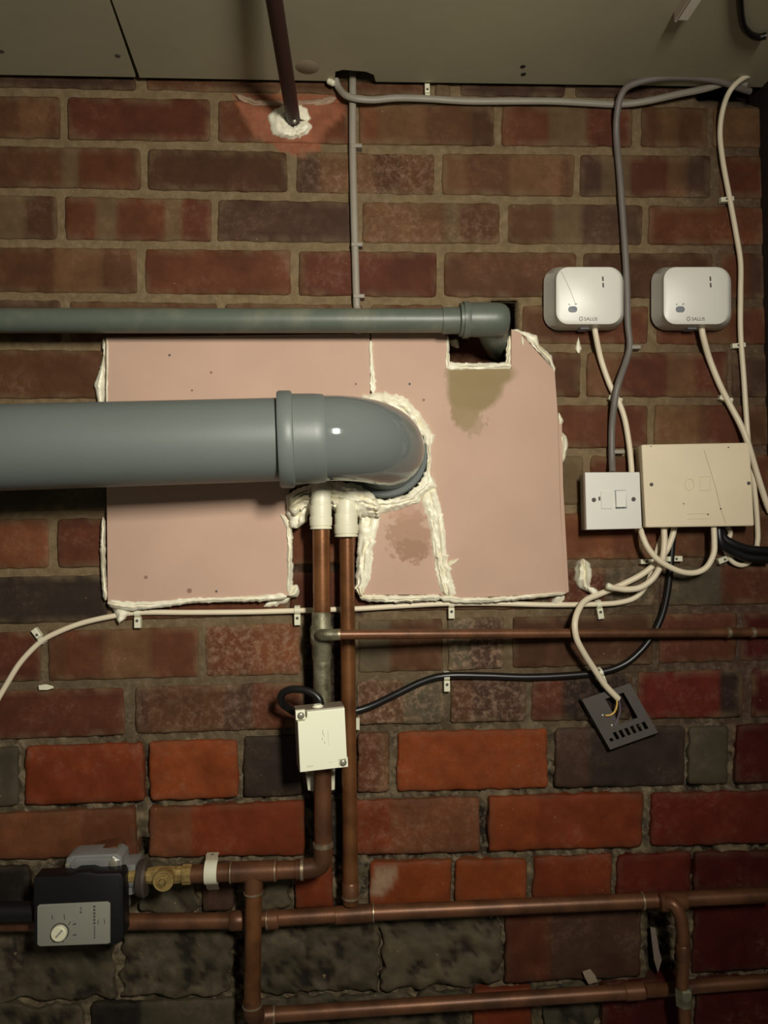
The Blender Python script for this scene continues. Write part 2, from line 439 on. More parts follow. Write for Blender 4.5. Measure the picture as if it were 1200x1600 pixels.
ROWS = {
 0: [(-60,212,'p'),(228,438,'b'),(450,664,'b'),(680,704,'s'),(718,882,'p'),(898,1080,'p')],
 1: [(-60,94,'b',[(30,75,'t')]),(106,328,'R'),(341,547,'r'),(561,772,'t',[(561,590,'n'),(665,735,'b'),(735,772,'B')]),(784,988,'r',[(858,918,'s'),(918,988,'R')]),(1002,1106,'b',[(1030,1060,'t')]),(1114,1196,'t')],
 2: [(-60,220,'b',[(98,122,'s'),(124,205,'r')]),(231,449,'B'),(463,679,'t',[(463,500,'p'),(585,628,'B'),(628,679,'b')],0.25),(691,896,'t',[(728,795,'b'),(876,896,'b')]),(906,1110,'p',[(940,985,'s'),(985,1044,'R'),(1044,1072,'t')]),(1124,1196,'R')],
 3: [(-60,90,'B',[(-60,40,'s')]),(102,330,'r',[(150,183,'s'),(258,283,'s'),(285,330,'R')]),(340,552,'p'),(566,780,'b',[(566,690,'t'),(695,718,'s')],0.2),(793,1003,'s',[(793,864,'b'),(908,1003,'p')]),(1013,1196,'r')],
 4: [(-60,214,'b',[(85,160,'t')]),(226,454,'r'),(467,682,'R',[(467,478,'b')]),(694,900,'b'),(911,1114,'B'),(1125,1200,'r',[(1170,1200,'p')])],
 5: [(-60,96,'p'),(110,340,'b'),(352,566,'b'),(580,692,'b'),(815,1012,'r',[(815,880,'b')]),(1026,1200,'r',[(1100,1140,'t')])],
 6: [(-60,172,'b'),(818,906,'b'),(916,1136,'R',[(916,970,'t'),(1042,1085,'t')]),(1144,1204,'p')],
 7: [(-60,172,'p'),(800,1011,'r',[(975,1011,'R')]),(1022,1204,'b',[(1022,1092,'t'),(1105,1165,'R')])],
 8: [(-60,172,'B',[(-60,172,'G')]),(820,912,'s'),(922,1204,'r',[(1000,1060,'b')])],
 9: [(-60,76,'n'),(89,172,'R'),(448,584,'r'),(820,1000,'r',[(880,960,'n')]),(1003,1207,'b',[(1003,1060,'r')])],
 10: [(-60,168,'K'),(176,446,'r'),(454,585,'R'),(592,846,'b',[(592,700,'B')]),(856,1022,'R',[(945,1022,'G')],0.3),(1030,1210,'p',[(1040,1128,'G'),(1128,1210,'R')],0.1)],
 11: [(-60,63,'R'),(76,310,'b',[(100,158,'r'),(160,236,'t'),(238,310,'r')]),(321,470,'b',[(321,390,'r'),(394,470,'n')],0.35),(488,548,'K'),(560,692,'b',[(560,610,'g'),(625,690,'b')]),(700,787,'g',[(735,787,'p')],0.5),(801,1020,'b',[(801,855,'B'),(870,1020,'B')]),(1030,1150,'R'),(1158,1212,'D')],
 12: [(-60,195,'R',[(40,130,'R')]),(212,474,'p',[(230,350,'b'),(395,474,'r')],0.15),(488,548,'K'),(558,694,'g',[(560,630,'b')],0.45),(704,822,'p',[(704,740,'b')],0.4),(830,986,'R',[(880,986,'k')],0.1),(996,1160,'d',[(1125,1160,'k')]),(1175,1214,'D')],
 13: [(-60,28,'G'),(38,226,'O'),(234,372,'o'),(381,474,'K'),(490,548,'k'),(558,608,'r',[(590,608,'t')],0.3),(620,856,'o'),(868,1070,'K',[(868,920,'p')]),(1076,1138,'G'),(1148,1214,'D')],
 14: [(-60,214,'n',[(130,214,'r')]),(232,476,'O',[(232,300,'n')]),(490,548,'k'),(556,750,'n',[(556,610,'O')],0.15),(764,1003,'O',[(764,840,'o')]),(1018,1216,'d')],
 15: [(-60,48,'k'),(215,308,'G'),(316,364,'p'),(405,455,'G'),(462,520,'O'),(578,704,'o'),(711,824,'o'),(832,955,'O'),(962,1078,'d'),(1084,1216,'D')],
 16: [(-60,178,'G'),(190,362,'G'),(402,590,'G'),(596,782,'g'),(790,1000,'R',[(860,1000,'p')]),(1082,1218,'D')],
 17: [(-60,130,'G'),(142,370,'k',[(220,370,'G')]),(400,730,'G'),(740,832,'O'),(845,930,'G'),(940,1075,'D'),(1085,1220,'D')],
 18: [(-60,200,'G'),(215,440,'R'),(452,690,'b'),(702,930,'R'),(942,1220,'D')],
}
for k, lst in ROWS.items():
    for b in lst:
        x0 = b[0]
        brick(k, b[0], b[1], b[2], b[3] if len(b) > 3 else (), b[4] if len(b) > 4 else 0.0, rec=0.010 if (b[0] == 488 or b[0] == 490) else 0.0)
    sh = 110 if k % 2 else 0
    brick(k, -300+sh, -72, random.choice('bbrp') if k < 13 else random.choice('GOR'))

# side wall on the right, seen edge-on as a dark strip
XR = W(1189, 300).x
bm = bmesh.new()
ZB, ZT = W(600, 1780).z, W(600, 98).z+0.05
vs = [bm.verts.new(p) for p in ((XR,0.03,ZB),(XR+0.05,0.03,ZB),(XR+0.05,-0.75,ZB),(XR,-0.75,ZB),(XR,0.03,ZT),(XR+0.05,0.03,ZT),(XR+0.05,-0.75,ZT),(XR,-0.75,ZT))]
for f in ((0,1,2,3),(4,5,6,7),(0,1,5,4),(1,2,6,5),(2,3,7,6),(3,0,4,7)): bm.faces.new([vs[i] for i in f])
wr = obj('wall_right', bm, M_TIMBER, smooth=False); wr['kind'] = 'structure'; wr['label'] = 'dark side wall at the right edge'

# ------------------------------------------------------------------ ceiling
ZC = W(600, 128, 0.010).z
bm = bmesh.new()
x0, x1 = -0.95, XR+0.05
vs = [bm.verts.new(p) for p in ((x0,0.03,ZC+0.03),(x1,0.03,ZC+0.03),(x1,-1.9,ZC+0.03),(x0,-1.9,ZC+0.03),(x0,0.03,ZC+0.05),(x1,0.03,ZC+0.05),(x1,-1.9,ZC+0.05),(x0,-1.9,ZC+0.05))]
for f in ((0,1,2,3),(4,5,6,7),(0,1,5,4),(1,2,6,5),(2,3,7,6),(3,0,4,7)): bm.faces.new([vs[i] for i in f])
ceil = obj('ceiling', bm, M_DARK, smooth=False); ceil['kind'] = 'structure'; ceil['label'] = 'low boarded ceiling above the brick wall'
def board_z(poly, name):
    bm = bmesh.new(); lo = [bm.verts.new((x,y,ZC)) for x,y in poly]; hi = [bm.verts.new((x,y,ZC+0.029)) for x,y in poly]; n = len(poly)
    bm.faces.new(lo); bm.faces.new(hi[::-1])
    for i in range(n): bm.faces.new((lo[i], lo[(i+1)%n], hi[(i+1)%n], hi[i]))
    return obj(name, bm, M_CEIL, ceil, smooth=False)
def cz(x, y): p = WZ(x, y, ZC); return (p.x, p.y)
ja, jb = Vector(cz(173,0)), Vector(cz(215,121)); jd = (ja-jb).normalized()
jfar = jb+jd*1.9
ye = -0.010
board_z([(x0, ye-0.004), (jb.x-0.003, ye-0.002), (ja.x-0.002, ja.y), (jfar.x-0.002, -1.88), (x0, -1.88)], 'ceiling_board')
nc = [cz(523,129), cz(524,112), cz(536,109), cz(572,112), cz(584,117), cz(587,129)]
board_z([(jb.x+0.003, ye-0.001), (nc[0][0], ye)]+nc[1:5]+[(nc[5][0], ye), (XR-0.001, ye-0.002), (XR-0.001, -1.88), (jfar.x+0.002, -1.88), (ja.x+0.0015, ja.y)], 'ceiling_board')
for x, y in ((184,87),(2,80),(817,104),(818,116)):
    p = cz(x, y); obj('screw_head', lathe((p[0],p[1],ZC+0.001), (0,0,-1), [(0,0.004),(0.0012,0.004),(0.0018,0.002)], 12), M_DARK if x > 500 else M_INK, ceil)
p = cz(480,105)
bm = lathe((p[0],p[1],ZC+0.0005), (0,0,-1), [(0,0.018),(0.0006,0.017)], 20)
obj('ceiling_mark', bm, mat('ceiling_mark', (150,134,110), 0.9), ceil, label='round purple brown mark')  # thin round disc, darker and browner than the ceiling board
# bracket and cable at the right end of the ceiling
pa, pb, pc = WZ(1046,2,ZC), WZ(1078,2,ZC), WZ(1056,28,ZC)
br = thing('ceiling_bracket', 'pale metal bracket hanging from ceiling near top right corner', 'bracket', WZ(1062,10,ZC))
z0 = ZC
q0, q1 = WZ(1058,29,ZC-0.012), WZ(1066,29,ZC-0.012)
e0 = q0+Vector((0.02,-0.16,0.0)); 
sweepb = bmesh.new()
pts = [Vector((q0.x,q0.y,ZC-0.014)), Vector((q0.x+0.014,q0.y,ZC-0.014)), Vector((q0.x+0.014,q0.y-0.2,ZC-0.014)), Vector((q0.x,q0.y-0.2,ZC-0.014))]
lo = [sweepb.verts.new(p) for p in pts]; hi = [sweepb.verts.new(p+Vector((0,0,0.003))) for p in pts]
sweepb.faces.new(lo); sweepb.faces.new(hi[::-1])
for i in range(4): sweepb.faces.new((lo[i],lo[(i+1)%4],hi[(i+1)%4],hi[i]))
obj('flange', sweepb, mat('pale_bracket', (225,215,200), 0.6), br, smooth=False)
bm = bmesh.new(); pts = [Vector((q0.x-0.002,q0.y+0.004,ZC)), Vector((q0.x+0.001,q0.y+0.004,ZC)), Vector((q0.x+0.001,q0.y-0.2,ZC)), Vector((q0.x-0.002,q0.y-0.2,ZC))]
lo = [bm.verts.new(p) for p in pts]; hi = [bm.verts.new(p-Vector((0,0,0.014))) for p in pts]
bm.faces.new(lo); bm.faces.new(hi[::-1])
for i in range(4): bm.faces.new((lo[i],lo[(i+1)%4],hi[(i+1)%4],hi[i]))
obj('web', bm, mat('bracket_web', (200,185,168), 0.6), br, smooth=False)
pts = [WZ(1155,-60,ZC-0.006), WZ(1156,0,ZC-0.006), WZ(1160,36,ZC-0.006), WZ(1170,52,ZC-0.006), WZ(1184,58,ZC-0.006), WZ(1197,56,ZC-0.006)]
tag(obj('black_cable', tube(pts, 0.0045), M_BLACK), 'thin black cable curving along the ceiling in the top right corner', 'cable')

# ------------------------------------------------------------------ pink fire boards with sealant
DF, DB = 0.017, 0.0045
def strip(L, R, d, h, name, parent, m=None, seed=0, dl=None, dr=None, cross=8, jit=1.8, step=3.0, ridge=1.0, label=None):
    """smeared sealant between two outlines given in the picture, standing h proud of depth d"""
    def resample(P, n):
        P = [Vector(p) for p in P]; ls = [0]
        for i in range(len(P)-1): ls.append(ls[-1]+(P[i+1]-P[i]).length)
        out = []
        for k in range(n):
            t = ls[-1]*k/(n-1); i = 0
            while i < len(P)-2 and ls[i+1] < t: i += 1
            f = (t-ls[i])/max(1e-6, ls[i+1]-ls[i]); out.append(P[i].lerp(P[i+1], min(1,f)))
        return out
    ln = max(sum((Vector(P[i+1])-Vector(P[i])).length for i in range(len(P)-1)) for P in (L, R))
    n = max(6, int(ln/step)); A, B = resample(L, n), resample(R, n)
    dl = d if dl is None else dl; dr = d if dr is None else dr
    bm = bmesh.new(); grid = []
    for i in range(n):
        row = []; w = (B[i]-A[i]); wl = max(0.5, w.length); dirn = w/wl
        ja = noise.noise(Vector((i*0.33, seed, 0)))*jit+noise.noise(Vector((i*0.9, seed, 3)))*jit*0.6; jb_ = noise.noise(Vector((i*0.33, seed, 7)))*jit+noise.noise(Vector((i*0.9, seed, 11)))*jit*0.6
        if wl < 4*jit: ja *= 0.4; jb_ *= 0.4
        if wl > 5*jit:
            ja -= max(0, noise.noise(Vector((i*0.41, seed, 21)))-0.25)*jit*4; jb_ += max(0, noise.noise(Vector((i*0.47, seed, 27)))-0.25)*jit*4
        a, b = A[i]+dirn*ja, B[i]+dirn*jb_
        tap = min(1, i/2.0, (n-1-i)/2.0)*0.75+0.25
        if tap < 1: c0 = (a+b)/2; a = c0+(a-c0)*tap; b = c0+(b-c0)*tap
        for k in range(cross+1):
            t = k/cross; p = a.lerp(b, t)
            prof = min(1, 3.2*min(t, 1-t))**0.6
            nz = 0.62+0.5*noise.noise(Vector((k*0.9*ridge, i*0.10, seed+2)))+0.28*noise.noise(Vector((p.x*0.12, p.y*0.12, seed+4)))
            dd = dl+(dr-dl)*t
            z = dd-0.0022*(1-prof)+h*prof*max(0.12, nz)*tap
            row.append(bm.verts.new(W(p.x, p.y, z)))
        grid.append(row)
    for i in range(n-1):
        for k in range(cross): bm.faces.new((grid[i][k], grid[i+1][k], grid[i+1][k+1], grid[i][k+1]))
    # skirt back towards the wall so the smear is solid
    ring = grid[0]+[r[-1] for r in grid[1:]]+grid[-1][-2::-1]+[r[0] for r in grid[-2:0:-1]]
    bk = [bm.verts.new(v.co+Vector((0,0.003,0))) for v in ring]
    for i in range(len(ring)): bm.faces.new((ring[i], ring[(i+1)%len(ring)], bk[(i+1)%len(ring)], bk[i]))
    return obj(name, bm, m or M_SEAL, parent, angle=60, label=label)
def bead(P, w, d, h, name, parent, seed=0, **k):
    ws = [q*1.35 for q in (w if isinstance(w, (list, tuple)) else [w]*len(P))]; L, R = [], []
    for i, p in enumerate(P):
        t = (Vector(P[min(i+1,len(P)-1)])-Vector(P[max(i-1,0)])).normalized(); nn = Vector((-t.y, t.x))
        L.append((Vector(p)+nn*ws[i]/2)[:]); R.append((Vector(p)-nn*ws[i]/2)[:])
    return strip(L, R, d, h, name, parent, seed=seed, **k)
def stained(name, origin, blobs):
    """pink board paper with damp / dirt patches: (x, y, rx, ry in picture units, colour, strength, edge noise)"""
    m = mat(name, (190,158,138), 0.8, var=0.07, vscale=9, bump=0.06, bscale=500); nt = m.node_tree; L = nt.links.new
    b = nt.nodes['Principled BSDF']; last = b.inputs['Base Color'].links[0].from_socket
    tc = N(nt, 'ShaderNodeTexCoord')
    for x, y, rx, ry, c, st, am, sc in blobs:
        p = W(x, y, DF)-Vector(origin); k = 1/1070
        mp_ = N(nt, 'ShaderNodeMapping', vector_type='POINT'); mp_.inputs['Scale'].default_value = (1/(rx*k), 0.0, 1/(ry*k)); mp_.inputs['Location'].default_value = (-p.x/(rx*k), 0, -p.z/(ry*k))
        L(tc.outputs['Object'], mp_.inputs['Vector'])
        ln = N(nt, 'ShaderNodeVectorMath', operation='LENGTH'); L(mp_.outputs[0], ln.inputs[0])
        nz = N(nt, 'ShaderNodeTexNoise'); nz.inputs['Scale'].default_value = sc; nz.inputs['Detail'].default_value = 4; L(tc.outputs['Object'], nz.inputs['Vector'])
        ma = N(nt, 'ShaderNodeMath', operation='MULTIPLY_ADD'); L(nz.outputs['Fac'], ma.inputs[0]); ma.inputs[1].default_value = am; L(ln.outputs['Value'], ma.inputs[2])
        mr = N(nt, 'ShaderNodeMapRange'); mr.inputs[1].default_value = 1.0+am*0.5-0.12; mr.inputs[2].default_value = 1.0+am*0.5+0.12; mr.inputs[3].default_value = st; mr.inputs[4].default_value = 0
        L(ma.outputs[0], mr.inputs[0])
        mx = N(nt, 'ShaderNodeMix', data_type='RGBA'); L(mr.outputs[0], mx.inputs['Factor']); L(last, mx.inputs['A']); mx.inputs['B'].default_value = (*lin(c), 1)
        last = mx.outputs['Result']
    L(last, b.inputs['Base Color']); return m
def board(name, poly, label, cat, back=None, blobs=None):
    t = thing(name, label, cat, W(*poly[0], DB))
    o = obj('board', prism(poly, DF, DB, 0.0008), stained('pink_board_stained', t.location, blobs) if blobs else M_PINK, t, smooth=False)
    return t
B1 = board('fire_board', [(165,527),(578,521),(578,640),(540,700),(500,745),(452,765),(452,931),(310,937),(168,943),(166,735)],
           'large pink fire board behind the grey soil pipe, left of the copper pipes', 'board')
B2 = board('fire_board', [(580,521),(697,521),(698,577),(799,576),(799,514),(812,519),(867,580),(872,650),(876,800),(885,927),(690,936),(683,905),(676,850),(662,778),(672,740),(672,690),(645,645),(610,625),(581,622)],
           'pink fire board on the right with olive stain and square hole', 'board',
           blobs=[(752,584,54,24,(138,119,82),0.95,0.35,40),(742,610,44,32,(138,119,82),0.95,0.6,50),(727,640,23,32,(140,120,84),0.85,0.9,90),(738,662,20,18,(152,130,100),0.6,1.8,150)])
bb = obj('backing_edge', prism([(872,652),(878,652),(880,760),(889,925),(884,927),(876,800)], DF-0.002, DB, 0.0005), M_PINK, B2, smooth=False)
B3 = board('fire_board', [(586,792),(640,784),(658,779),(670,810),(676,860),(690,929),(568,930),(570,880),(584,840)],
           'small pink fire board patch with brown smudge, below the grey elbow', 'board',
           blobs=[(640,838,34,38,(162,126,102),0.8,2.2,90),(646,858,24,18,(150,116,92),0.7,2.6,140),(632,800,26,14,(176,138,118),0.6,2.0,90)])
sn = 'sealant_bead'
# left board
strip([(157,532),(161,548),(159,562),(154,580),(146,602),(151,618),(152,634)], [(166,527),(166,548),(166,562),(166,580),(165,602),(165,618),(165,634)], 0.008, 0.006, sn, B1, seed=1)
bead([(167,528),(168,560),(167,600),(167,634)], 3, DF, 0.002, sn, B1, seed=2, cross=4, jit=0.8)
bead([(161,808),(160,850),(161,890),(165,938)], [4,6,5,7], 0.012, 0.006, sn, B1, seed=3)
bead([(168,942),(200,947),(240,945),(300,938),(350,937),(400,935),(448,931)], [9,12,9,7,6,8,8], DF, 0.005, sn, B1, seed=4)
strip([(172,944),(178,955),(184,975)], [(222,947),(205,956),(188,974)], 0.010, 0.008, sn, B1, seed=5, cross=6)
bead([(452,928),(453,890),(452,850),(451,812)], [8,7,7,8], DF, 0.006, sn, B1, seed=6)
bead([(448,930),(458,925),(464,914)], [8,16,10], 0.014, 0.008, sn, B1, seed=7)
bead([(412,948),(425,942),(440,938),(455,934)], [4,9,9,6], 0.004, 0.006, sn, B1, seed=8)
bead([(579,532),(580,560),(582,590),(583,614)], [7,6,7,11], DF, 0.004, sn, B1, seed=9)
bead([(437,802),(446,812),(450,826)], [3,7,6], DF, 0.005, sn, B1, seed=10)
# ring round the elbow (part of the right board)
inner = [(560,634),(580,634),(600,636),(625,645),(645,660),(655,672),(661,685),(665,698),(668,715),(665,737),(653,758),(634,773),(604,781),(578,778)]
outer = [(554,623),(574,615),(600,612),(630,618),(652,638),(660,650),(680,682),(674,698),(675,720),(674,742),(684,760),(652,788),(615,799),(584,808)]
strip(inner, outer, 0.022, 0.008, sn, B2, seed=11, dl=0.028, dr=0.017, cross=12, jit=3)
strip([(655,780),(664,800),(671,830),(676,870),(682,905),(688,930)], [(680,756),(690,790),(697,830),(699,870),(708,905),(716,934)], DF, 0.008, sn, B2, seed=12, cross=14, jit=2.5, ridge=1.3)
bead([(700,888),(704,880),(717,873)], [8,7,4], DF, 0.006, sn, B2, seed=13)
bead([(688,934),(720,938),(760,938),(810,934),(850,930),(884,927)], [9,8,7,6,5,4], DF, 0.005, sn, B2, seed=14)
bead([(862,946),(872,938),(882,931)], [8,12,6], 0.004, 0.010, sn, B2, seed=15)
bead([(699,524),(699,545),(699,577)], [4,5,7], 0.015, 0.005, sn, B2, seed=16)
bead([(698,573),(730,574),(765,573),(801,572)], [12,10,9,10], 0.014, 0.006, sn, B2, seed=17)
bead([(795,574),(795,550),(797,525)], [9,7,6], 0.010, 0.008, sn, B2, seed=18)
bead([(702,533),(712,536),(717,543)], [5,9,7], -0.01, 0.012, sn, B2, seed=19)
strip([(799,520),(815,524),(830,540),(850,561),(862,577),(864,590)], [(802,512),(822,519),(838,523),(844,540),(862,556),(869,582)], 0.012, 0.006, sn, B2, seed=20)
bead([(816,526),(817,542)], [6,3], DF, 0.004, sn, B2, seed=21)
bead([(873,645),(876,656),(875,668)], [5,6,4], 0.012, 0.006, sn, B2, seed=22)
bead([(878,676),(882,692),(880,722)], [6,9,4], 0.010, 0.008, sn, B2, seed=23)
# small patch
strip([(560,800),(560,830),(558,860),(556,890),(555,925),(566,936)], [(598,800),(590,835),(585,855),(583,885),(579,906),(566,932)], 0.016, 0.010, sn, B3, seed=24, cross=14, jit=3, ridge=1.4)
bead([(562,933),(590,935),(630,936),(690,933)], [7,9,8,8], DF, 0.006, sn, B3, seed=25)
strip([(446,774),(468,762),(500,754),(530,752),(562,757),(588,774)], [(456,815),(474,797),(488,796),(522,798),(558,808),(600,808)], 0.030, 0.024, sn, B3, seed=26, cross=18, jit=4, ridge=1.2, dl=0.034, dr=0.026)
strip([(446,768),(448,800),(454,828)], [(488,764),(486,796),(476,822)], 0.024, 0.012, sn, B3, seed=27, cross=10, jit=3)
strip([(902,527),(900,540),(897,552)], [(905,527),(907,540),(911,551)], 0.0025, 0.0015, 'sealant_mark', wall, seed=51, cross=6, jit=0.8, label='small pale smear on the bricks')
# stains and scuffs on the boards (discolouration with its own shape)
for x, y, r in ((330,582,2.2),(265,555,2),(300,610,1.5),(640,600,2),(662,625,2.2),(228,902,3),(296,923,4),(338,924,2),(556,600,1.5),(700,920,2)):
    p = W(x, y, DF); o = obj('scuff', lathe(p+Vector((0,0.0005,0)), (0,-1,0), [(0,r/1060),(0.0008,r/1100)], 8), M_INK if r < 2.1 else mat('scuff', (140,108,92), .9), B1 if x < 578 else B2)

# ------------------------------------------------------------------ big grey soil pipe
RP = 0.055
A0 = WF(-330, 708, F_PX*RP/69.5); A1 = WF(0, 699.5, F_PX*RP/67.5); A2 = WF(437, 687, F_PX*RP/65)
ax = (A2-A1).normalized()
A3 = A2+ax*((WF(508, 686, F_PX*RP/64.7)-A2).dot(ax))
sp = thing('soil_pipe', 'large grey plastic soil pipe whose elbow turns into the wall', 'pipe', A2)
obj('barrel', sweep(bmesh.new(), [A1-ax*0.30, A2+ax*0.012], RP, 48), M_GREY, sp)
el = bmesh.new()
RB = 0.085; INW = Vector((0, math.cos(math.radians(8)), -math.sin(math.radians(8)))); path = [A3-ax*0.02, A3]
for i in range(1, 17):
    t = math.radians(89)*i/16; path.append(A3+ax*RB*math.sin(t)+INW*RB*(1-math.cos(t)))
e1 = path[-1]; e2 = e1+INW*((-0.028-e1.y)/INW.y); path.append(e1+INW*((0.03-e1.y)/INW.y))
elbow = obj('elbow', sweep(el, path, RP*1.035, 48), M_GREYG, sp, label='grey plastic elbow')
L3 = (A3-A2).length
obj('socket', lathe(A2, ax, [(-0.0015,0.0575),(-0.0015,0.0625),(0.001,0.0642),(0.015,0.0642),(0.0175,0.0630),(0.0185,0.0600),(0.045,0.0595),(L3-0.002,0.0585),(L3,0.0570)], 64), M_GREY, sp, label='ribbed collar')
obj('wall_collar', lathe(e2+Vector((-0.001,0,-0.004)), INW, [(0,RP*0.98),(0,0.0610),(0.0015,0.0625),(0.012,0.0625),(0.026,0.0615)], 56), M_GREYD, sp)

# ------------------------------------------------------------------ grey waste pipe and its elbow
wp = thing('waste_pipe', 'thin grey waste pipe running above the pink boards', 'pipe', W(400,502,0.05))
RW = 0.0172
w0, w1 = W(-330,501,0.05), W(722,501,0.05); wx = (w1-w0).normalized()
obj('barrel', sweep(bmesh.new(), [w0, w1], RW, 32), M_GREY2, wp)
obj('sleeve', lathe(W(690,501,0.05), wx, [(0,RW),(0.0005,0.0186),(0.026,0.0192),(0.034,0.0205),(0.036,0.0195)], 32), M_GREY2, wp)
eb_ = W(716,500,0.05)
obj('elbow', lathe(eb_, wx, [(0,0.018),(0.002,0.0235),(0.030,0.0245),(0.050,0.0246),(0.060,0.0238),(0.067,0.0215),(0.0715,0.017),(0.0735,0.010),(0.074,0.002)], 36), M_GREY2, wp)
obj('branch', sweep(bmesh.new(), spline([W(762,502,0.046), W(767,512,0.030), W(773,528,0.0), W(782,546,-0.06)], 6), 0.0215, 28), M_GREY2, wp)
obj('elbow_rim', lathe(W(722,500,0.05), wx, [(0,0.0195),(0.001,0.0262),(0.008,0.0262),(0.010,0.0254)], 32), M_GREY2, wp)
p = W(786,487,0.0700); obj('sealant_dab', lathe(p+Vector((0,0.003,0)), (0.25,-1,0.1), [(0,0.004),(0.003,0.0035),(0.0045,0.0015)], 10), M_SEAL, wp, label='white sealant dab')

# ------------------------------------------------------------------ dark painted pipe through the wall, top
dp = thing('painted_pipe', 'dark red painted pipe coming out of the wall under the ceiling', 'pipe', W(458,188,0.0))
dirv = Vector((WF(428,0,0.93)-W(458,186,0.0))).normalized()
dirv = Vector((dirv.x*1.0, dirv.y, dirv.z)).normalized()
obj('barrel', sweep(bmesh.new(), [W(459,190,0.0)-dirv*0.03, W(459,190,0.0)+dirv*0.5], 0.0105, 24), M_PAINTPIPE, dp)
obj('compression_screw', lathe(W(460,190,0.016), (0.1,-1,-0.6), [(0,0.003),(0.003,0.003),(0.004,0.001)], 10), M_SCREW, dp)
ri = [(458+9*math.cos(t), 188+9*math.sin(t)) for t in [2*math.pi*i/16 for i in range(17)]]
ro = [(453+36*math.cos(t)+ (2 if i%3 else -2), 190+29*math.sin(t)) for i, t in enumerate([2*math.pi*i/16 for i in range(17)])]
strip(ri, ro, 0.002, 0.007, 'sealant_ring', dp, seed=31, cross=10, jit=3, dl=0.006, dr=0.001)
ms = bead([(368,148),(382,156),(400,161),(430,162),(475,161),(505,160),(525,153)], [7,9,9,6,6,9,9], 0.0, 0.005, 'plaster_smear', dp, seed=32, m=mat('old_plaster', (176,148,122), 0.9, var=0.2, vscale=40))

# ------------------------------------------------------------------ copper pipework
def ringfit(p, axis, r, ln, parent, m=M_SOLDER, name='solder_joint', bulge=1.12):
    return obj(name, lathe(Vector(p)-Vector(axis).normalized()*ln/2, axis, [(0,r*1.005),(ln*0.1,r*bulge),(ln*0.9,r*bulge),(ln,r*1.005)], 24), m, parent)
DL, DR = 0.055, 0.030
R1, R2 = 0.0122, 0.0108
UP = Vector((0,0,1)); RT = Vector((1,0,0))
cl = thing('copper_pipe', 'left copper riser with white elbow on top, tee and drop at the bottom', 'pipe', W(503,960,DL))
obj('riser', sweep(bmesh.new(), [W(501.5,795,DL), W(503,960,DL)], R1, 28), M_COPPER, cl)
obj('riser', sweep(bmesh.new(), [W(503,1028,DL), W(505,1320,DL)], R1, 28), M_COPPER2, cl)
obj('stained_sleeve', sweep(bmesh.new(), [W(503,1025,DL), W(503.8,1108,DL)], R1*1.02, 28), M_FLUX, cl)
obj('tee', lathe(W(503,1032,DL), UP, [(0,R1*1.02),(0.002,R1*1.12),(0.022,R1*1.14),(0.026,R1*1.3),(0.046,R1*1.3),(0.050,R1*1.12),(0.066,R1*1.1),(0.068,R1*1.02)], 28), M_FLUX, cl, label='grey stained tee')
brn = [W(502,992,DL), W(501,992,0.069), W(503,992,0.077), W(509,992,0.080), W(520,992,0.0795), W(531,991.5,0.0795)]
obj('tee_branch', sweep(bmesh.new(), spline(brn, 5), 0.0080, 24), M_FLUX, cl)
obj('branch_collar', lathe(W(501,992,DL+0.008), (0,-1,0), [(0,0.0135),(0.003,0.0135),(0.005,0.010)], 28), M_FLUX, cl)
# bottom elbow and the run to the valve
eb = [W(505,1318,DL), W(504.5,1338,DL), W(501,1349,DL), W(493,1354.5,DL), W(478,1357,DL), W(462,1358.5,DL)]
obj('elbow', sweep(bmesh.new(), spline(eb, 6), R1*1.1, 28), M_COPPER2, cl)
ringfit(W(505,1319,DL), UP, R1*1.05, 0.007, cl)
ringfit(W(472,1358,DL), RT, R1*1.1, 0.005, cl)
obj('run', sweep(bmesh.new(), [W(475,1358,DL), W(290,1366,DL)], R1*0.98, 28), M_COPPER2, cl)
obj('run_tee', lathe(W(358,1363,DL), W(432,1360,DL)-W(358,1363,DL), [(0,R1),(0.001,R1*1.12),(0.066,R1*1.12),(0.067,R1)], 28), M_COPPER2, cl)
ringfit(W(430,1360,DL), RT, R1*1.08, 0.002, cl); ringfit(W(361,1363,DL), RT, R1*1.08, 0.002, cl)
obj('drop', sweep(bmesh.new(), [W(397,1362,DL), W(394,1570,DL)], R1*0.94, 28), M_COPPER, cl)
obj('drop_socket', lathe(W(396.5,1366,DL), W(396,1394,DL)-W(396.5,1366,DL), [(0,R1*1.05),(0.025,R1*1.05),(0.026,R1*0.95)], 28), M_COPPER2, cl)
ringfit(W(396,1394,DL), UP, R1, 0.003, cl)
de = [W(394,1562,DL), W(394,1578,DL), W(396,1585,DL*0.9), W(404,1588,0.035), W(425,1586,0.030)]
obj('drop_elbow', sweep(bmesh.new(), spline(de, 6), R1*1.05, 28), M_COPPER2, cl)
ringfit(W(394,1570,DL), UP, R1*1.02, 0.003, cl)
# white push-fit elbows on both risers
def push_fit(x, y0, y1, d, r, parent):
    s = 1202/(DIST-d)
    h = (y1-y0)/s
    o = obj('push_fit_elbow', lathe(W(x,y1,d), UP, [(0,r*0.90),(0.0005,r*0.99),(0.0028,r*1.0),(0.0032,r*0.93),(0.0044,r*0.93),(0.0050,r*1.02),(h*0.45,r*1.05),(h*0.50,r*1.05),(h*0.53,r*0.98),(h*0.9,r*1.0),(h*0.97,r*0.99),(h,r*0.90)], 32), M_WHITE2, parent, label='white plastic push-fit elbow')
    b = [W(x,y0+6,d), W(x,y0-10,d), W(x+1,y0-22,d*0.92), W(x+1,y0-30,d*0.65), W(x+1,y0-30,0.0), W(x+1,y0-30,-0.05)]
    obj('bend', sweep(bmesh.new(), spline(b, 5), r*0.93, 28), M_WHITE2, o)
push_fit(501.5, 790, 827, DL, 0.0153, cl)
